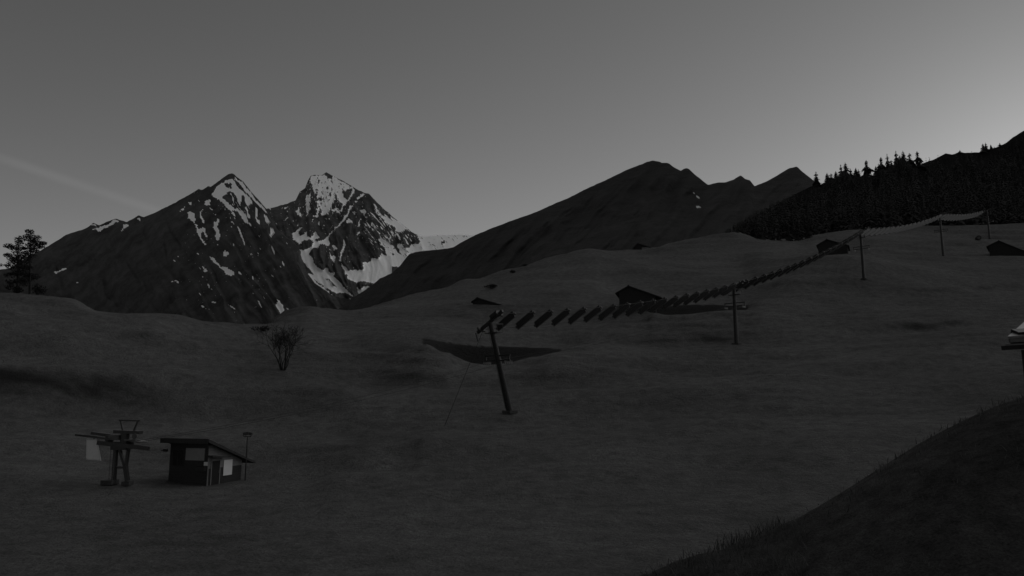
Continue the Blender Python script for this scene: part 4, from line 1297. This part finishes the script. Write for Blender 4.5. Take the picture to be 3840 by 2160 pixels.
# white tarpaulin hanging under the arm
mb = MB()
A_, B_, C_, D_ = q(325, 1645), q(362, 1644), q(377, 1728), q(321, 1724)
nx, ny = 8, 12
for side in (0, 1):
    vs = []
    for j in range(ny + 1):
        for i in range(nx + 1):
            u, v = i / nx, j / ny
            p = A_.lerp(B_, u).lerp(D_.lerp(C_, u), v)
            vs.append(p + Vector((0, .05 * math.sin(u * 7 + v * 2) * v + side * .05, 0)))
    f = [(j * (nx + 1) + i, j * (nx + 1) + i + 1, (j + 1) * (nx + 1) + i + 1, (j + 1) * (nx + 1) + i) for j in range(ny) for i in range(nx)]
    mb.add(vs, f)
N_ = (nx + 1) * (ny + 1)
for i in range(nx):
    mb.f.append((i, i + 1, N_ + i + 1, N_ + i)); k = ny * (nx + 1) + i; mb.f.append((k, k + 1, N_ + k + 1, N_ + k))
for j in range(ny):
    k = j * (nx + 1); mb.f.append((k, k + nx + 1, N_ + k + nx + 1, N_ + k)); k += nx; mb.f.append((k, k + nx + 1, N_ + k + nx + 1, N_ + k))
o = mb.build('tarpaulin', M['white_cloth'], origin=A_, smooth=True)
tag(o, 'white flared tarpaulin hanging from the left arm of the terminal', 'tarpaulin')

# haul rope: both strands from the terminal up over the mast arms
mb = MB()
for s in (-1, 1):
    st = q(520, 1655) + TX * .5 * s
    pts = [st] + [ac + TX * 1.5 * s + Vector((0, 0, -.57)) for ac in SM['arm']]
    for k in range(len(pts) - 1):
        seg = [sag(pts[k], pts[k + 1], t_ / 12, .55) for t_ in range(13)]
        mb.path(seg, .014, 4)
o = mb.build('haul_rope', M['cable'], origin=q(520, 1655))
tag(o, 'thin double haul rope running from the bottom terminal up to the masts', 'rope')

# ------------------------------------------------------------------ lift attendant's hut
C0 = on_ground(775, 1814, 50)
eL = Vector((-.944, .318, 0)).normalized(); eR = Vector((.318, .944, 0)).normalized(); Z = Vector((0, 0, 1))
hut = empty('hut', C0, "lift attendant's plank hut with a single-pitch overhanging roof beside the terminal", 'hut')


def h3(a, b_, z):
    return C0 + eL * a + eR * b_ + Z * z


WA, WB = 3.2, 3.4
topz = lambda b_: 2.74 - .37 * b_
mb = MB(); mb.prism([h3(0.03, 0.03, -.5), h3(0.03, WB, -.5), h3(0.03, WB, topz(WB) - .03), h3(0.03, 0.03, topz(0) - .03)], eL * (WA - .03)); mb.build('wall', M['plank'], hut)
bh = .172
k = 0
z = -.12
while z < 2.7:
    z1 = min(z + bh - .012, 2.7)
    light = z > 1.55
    mb = MB(); mb.box(h3(WA / 2, .012, (z + z1) / 2), eL * WA / 2, eR * .017, Z * (z1 - z) / 2)
    mb.build('plank', M['plank'], hut)
    bm = min(WB, (2.72 - z1) / .37)
    if bm > .2:
        bt = min(WB, (2.72 - z) / .37)
        mb = MB(); mb.prism([h3(-.008, -.005, z), h3(-.008, bt, z), h3(-.008, bm, z1), h3(-.008, -.005, z1)], eL * .033)
        mb.build('plank', M['plank_light'] if z > .95 else M['plank'], hut)  # right wall boards paler above, darker below
    z += bh
# roof slab with overhang and fascia
mb = MB(); mb.prism([h3(-.45, -.62, topz(-.62)), h3(-.45, WB + .95, topz(WB + .95)), h3(-.45, WB + .95, topz(WB + .95) + .1), h3(-.45, -.62, topz(-.62) + .12)], eL * (WA + .75)); mb.build('roof', M['roofing'], hut)
mb = MB(); mb.box(h3(WA / 2 - .07, -.64, topz(-.62) - .05), eL * (WA / 2 + .37), eR * .02, Z * .16); mb.build('fascia', M['plank'], hut)
mb = MB(); mb.prism([h3(-.452, -.6, topz(-.6) - .1), h3(-.452, WB + .93, topz(WB + .93) - .03), h3(-.452, WB + .93, topz(WB + .93) + .06), h3(-.452, -.6, topz(-.6) + .08)], -eL * .025); mb.build('verge_board', M['plank'], hut)
mb = MB(); mb.box(h3(1.06, -.03, 2.02), eL * .78, eR * .02, Z * .4); mb.build('grey_shutter', M['board_grey'], hut)
wn = MB(); wn.box(h3(2.48, -.02, 1.75), eL * .45, eR * .012, Z * .5); w_ = wn.build('window', M['black'], hut)
fr = MB()
for a0, a1, z0, z1 in ((2.0, 2.96, 2.25, 2.31), (2.0, 2.96, 1.19, 1.25), (2.0, 2.05, 1.25, 2.25), (2.91, 2.96, 1.25, 2.25), (2.455, 2.505, 1.25, 2.25)):
    fr.box(h3((a0 + a1) / 2, -.035, (z0 + z1) / 2), eL * (a1 - a0) / 2, eR * .018, Z * (z1 - z0) / 2)
fr.build('window_frame', M['plank'], w_)
dr = MB(); dr.box(h3(-.03, .72, .78), eR * .38, eL * .02, Z * .78); d_ = dr.build('door', M['black'], hut)
fr = MB()
for b0_, b1_, z0, z1 in ((.27, .34, 0, 1.6), (1.1, 1.17, 0, 1.6), (.27, 1.17, 1.6, 1.68)):
    fr.box(h3(-.035, (b0_ + b1_) / 2, (z0 + z1) / 2), eR * (b1_ - b0_) / 2, eL * .03, Z * (z1 - z0) / 2)
fr.build('door_frame', M['plank_light'], d_)
mb = MB(); mb.tube(h3(-.07, 1.02, .75), h3(-.07, 1.02, .9), .015, .015, 6); mb.build('handle', M['steel_pale'], d_)
mb = MB(); mb.prism([h3(-.02, -.3, 1.86), h3(-.02, 1.45, 1.74), h3(-.02, 1.45, 1.80), h3(-.02, -.3, 2.0)], -eL * .6); mb.build('porch_roof', M['roofing'], hut)
mb = MB(); mb.box(h3(-.04, 1.93, 1.03), eR * .43, eL * .02, Z * .52); mb.build('white_board', M['white'], hut)
mb = MB(); mb.box(h3(.14, -.04, 1.42), eL * .14, eR * .025, Z * .12); mb.build('small_white_sign', M['white'], hut)
mb = MB(); mb.box(h3(.42, -.14, 1.1), eL * .36, eR * .12, Z * .15); mb.build('letter_box', M['steel'], hut)
mb = MB(); mb.tube(h3(-.09, -.07, -.1), h3(-.09, -.07, 1.9), .04, .04, 8); mb.build('downpipe', M['sheet_metal'], hut)
mb = MB(); mb.tube(h3(3.3, -.2, 2.26), h3(3.75, -.25, 2.22), .03, .03, 6); mb.box(h3(3.42, -.22, 2.25), eL * .14, eR * .08, Z * .09); mb.build('floodlight', M['steel'], hut)

# lamp post behind the hut
lb = on_ground(919, 1806, 53)
lp = empty('lamp_post', lb, 'thin lamp post with a pair of floodlights behind the right end of the hut', 'lamp post')
lt = Vector((lb.x, lb.y, zat(1637, 53)))
mb = MB(); mb.tube(lb - Z * .3, lt, .05, .035, 8); mb.build('pole', M['steel'], lp)
mb = MB(); mb.bar(lt - Vector((.28, 0, 0)), lt + Vector((.28, 0, 0)), .06, .06); mb.build('crossbar', M['steel'], lp)
for sx, tl in ((-.1, .12), (.22, -.05)):
    c = lt + Vector((sx, -.02, .2))
    mb = MB(); ax_ = Vector((.19 if sx < 0 else .11, 0, tl * .3)); mb.box(c, ax_, (0, .1, 0), Vector((-tl * .1, 0, .105)))
    f_ = mb.build('floodlight', M['steel'], lp)
    mb = MB(); mb.tube(lt + Vector((sx, 0, 0)), c, .02, .02, 5); mb.build('bracket', M['steel'], f_)

# ------------------------------------------------------------------ roof corner of the neighbouring house at the right edge
HD = 26.0
hb = Vector((P(3990, 1700, HD + 3).x, HD + 3, ground_z(P(3990, 1700, HD + 3).x, HD + 3)))
hs = empty('house', hb, 'corner of a pale sheet-metal roof jutting in at the right picture edge', 'house')


def hq(px, py, dy=0): return P(px, py, HD + dy)


ev0, ev1 = hq(3778, 1262), hq(4500, 1221)
rg0, rg1 = hq(3905, 1150, 3.2), hq(4560, 1085, 3.2)
rn = (ev1 - ev0).cross(rg0 - ev0).normalized()
if rn.z < 0: rn = -rn
mb = MB(); mb.prism([ev0, ev1, rg1, rg0], -rn * .07); mb.build('roof', M['sheet_metal'], hs)
rd = (ev1 - ev0).normalized(); ru = (rg0 - ev0 - rd * (rg0 - ev0).dot(rd)).normalized()
cx = hq(3856, 1250, .3)
mb = MB(); mb.box(cx, rd * .5, ru * .2, rn * .13); mb.build('roof_hatch', M['black'], hs)
mb = MB(); mb.bar(hq(3780, 1266, .06), hq(4500, 1225, .06), .06, .05); mb.build('drip_edge', M['wood_dark'], hs)
mb = MB(); mb.bar(hq(3785, 1277, .12), hq(4500, 1236, .12), .08, .14); mb.build('fascia', M['sheet_mid'], hs)
mb = MB(); mb.bar(hq(3792, 1287, .2), hq(4500, 1246, .2), .1, .06); mb.build('soffit', M['wood_dark'], hs)
mb = MB(); mb.bar(hq(3774, 1293, .1), hq(4500, 1252, .1), .09, .04); mb.build('gutter', M['sheet_mid'], hs)
mb = MB(); mb.bar(hq(3762, 1305, .25), hq(4500, 1264, .25), .2, .15); mb.build('eaves_beam', M['wood_dark'], hs)
mb = MB(); mb.prism([hq(3829, 1312, .8), hq(4480, 1290, .8), Vector((hq(4480, 1290, .8).x, HD + .8, hb.z - 1)), Vector((hq(3829, 1312, .8).x, HD + .8, hb.z - 1))], (4.2, 5, 0)); mb.build('wall', M['wood_dark'], hs)

# small round bale on the slope under the forest
bb = on_ground(3668, 892, 246)
bl = empty('hay_bale', bb, 'small round bale with a pale face on the slope left of the last mast', 'bale')
mb = MB(); mb.disc(bb + Z * .75, (.25, 1, 0), .78, 1.3, 20); mb.build('roll', M['wood_dark'], bl)
mb = MB(); mb.disc(bb + Z * .75 - Vector((.25, 1, 0)).normalized() * .66, (.25, 1, 0), .52, .04, 20); mb.build('face', M['hay'], bl)
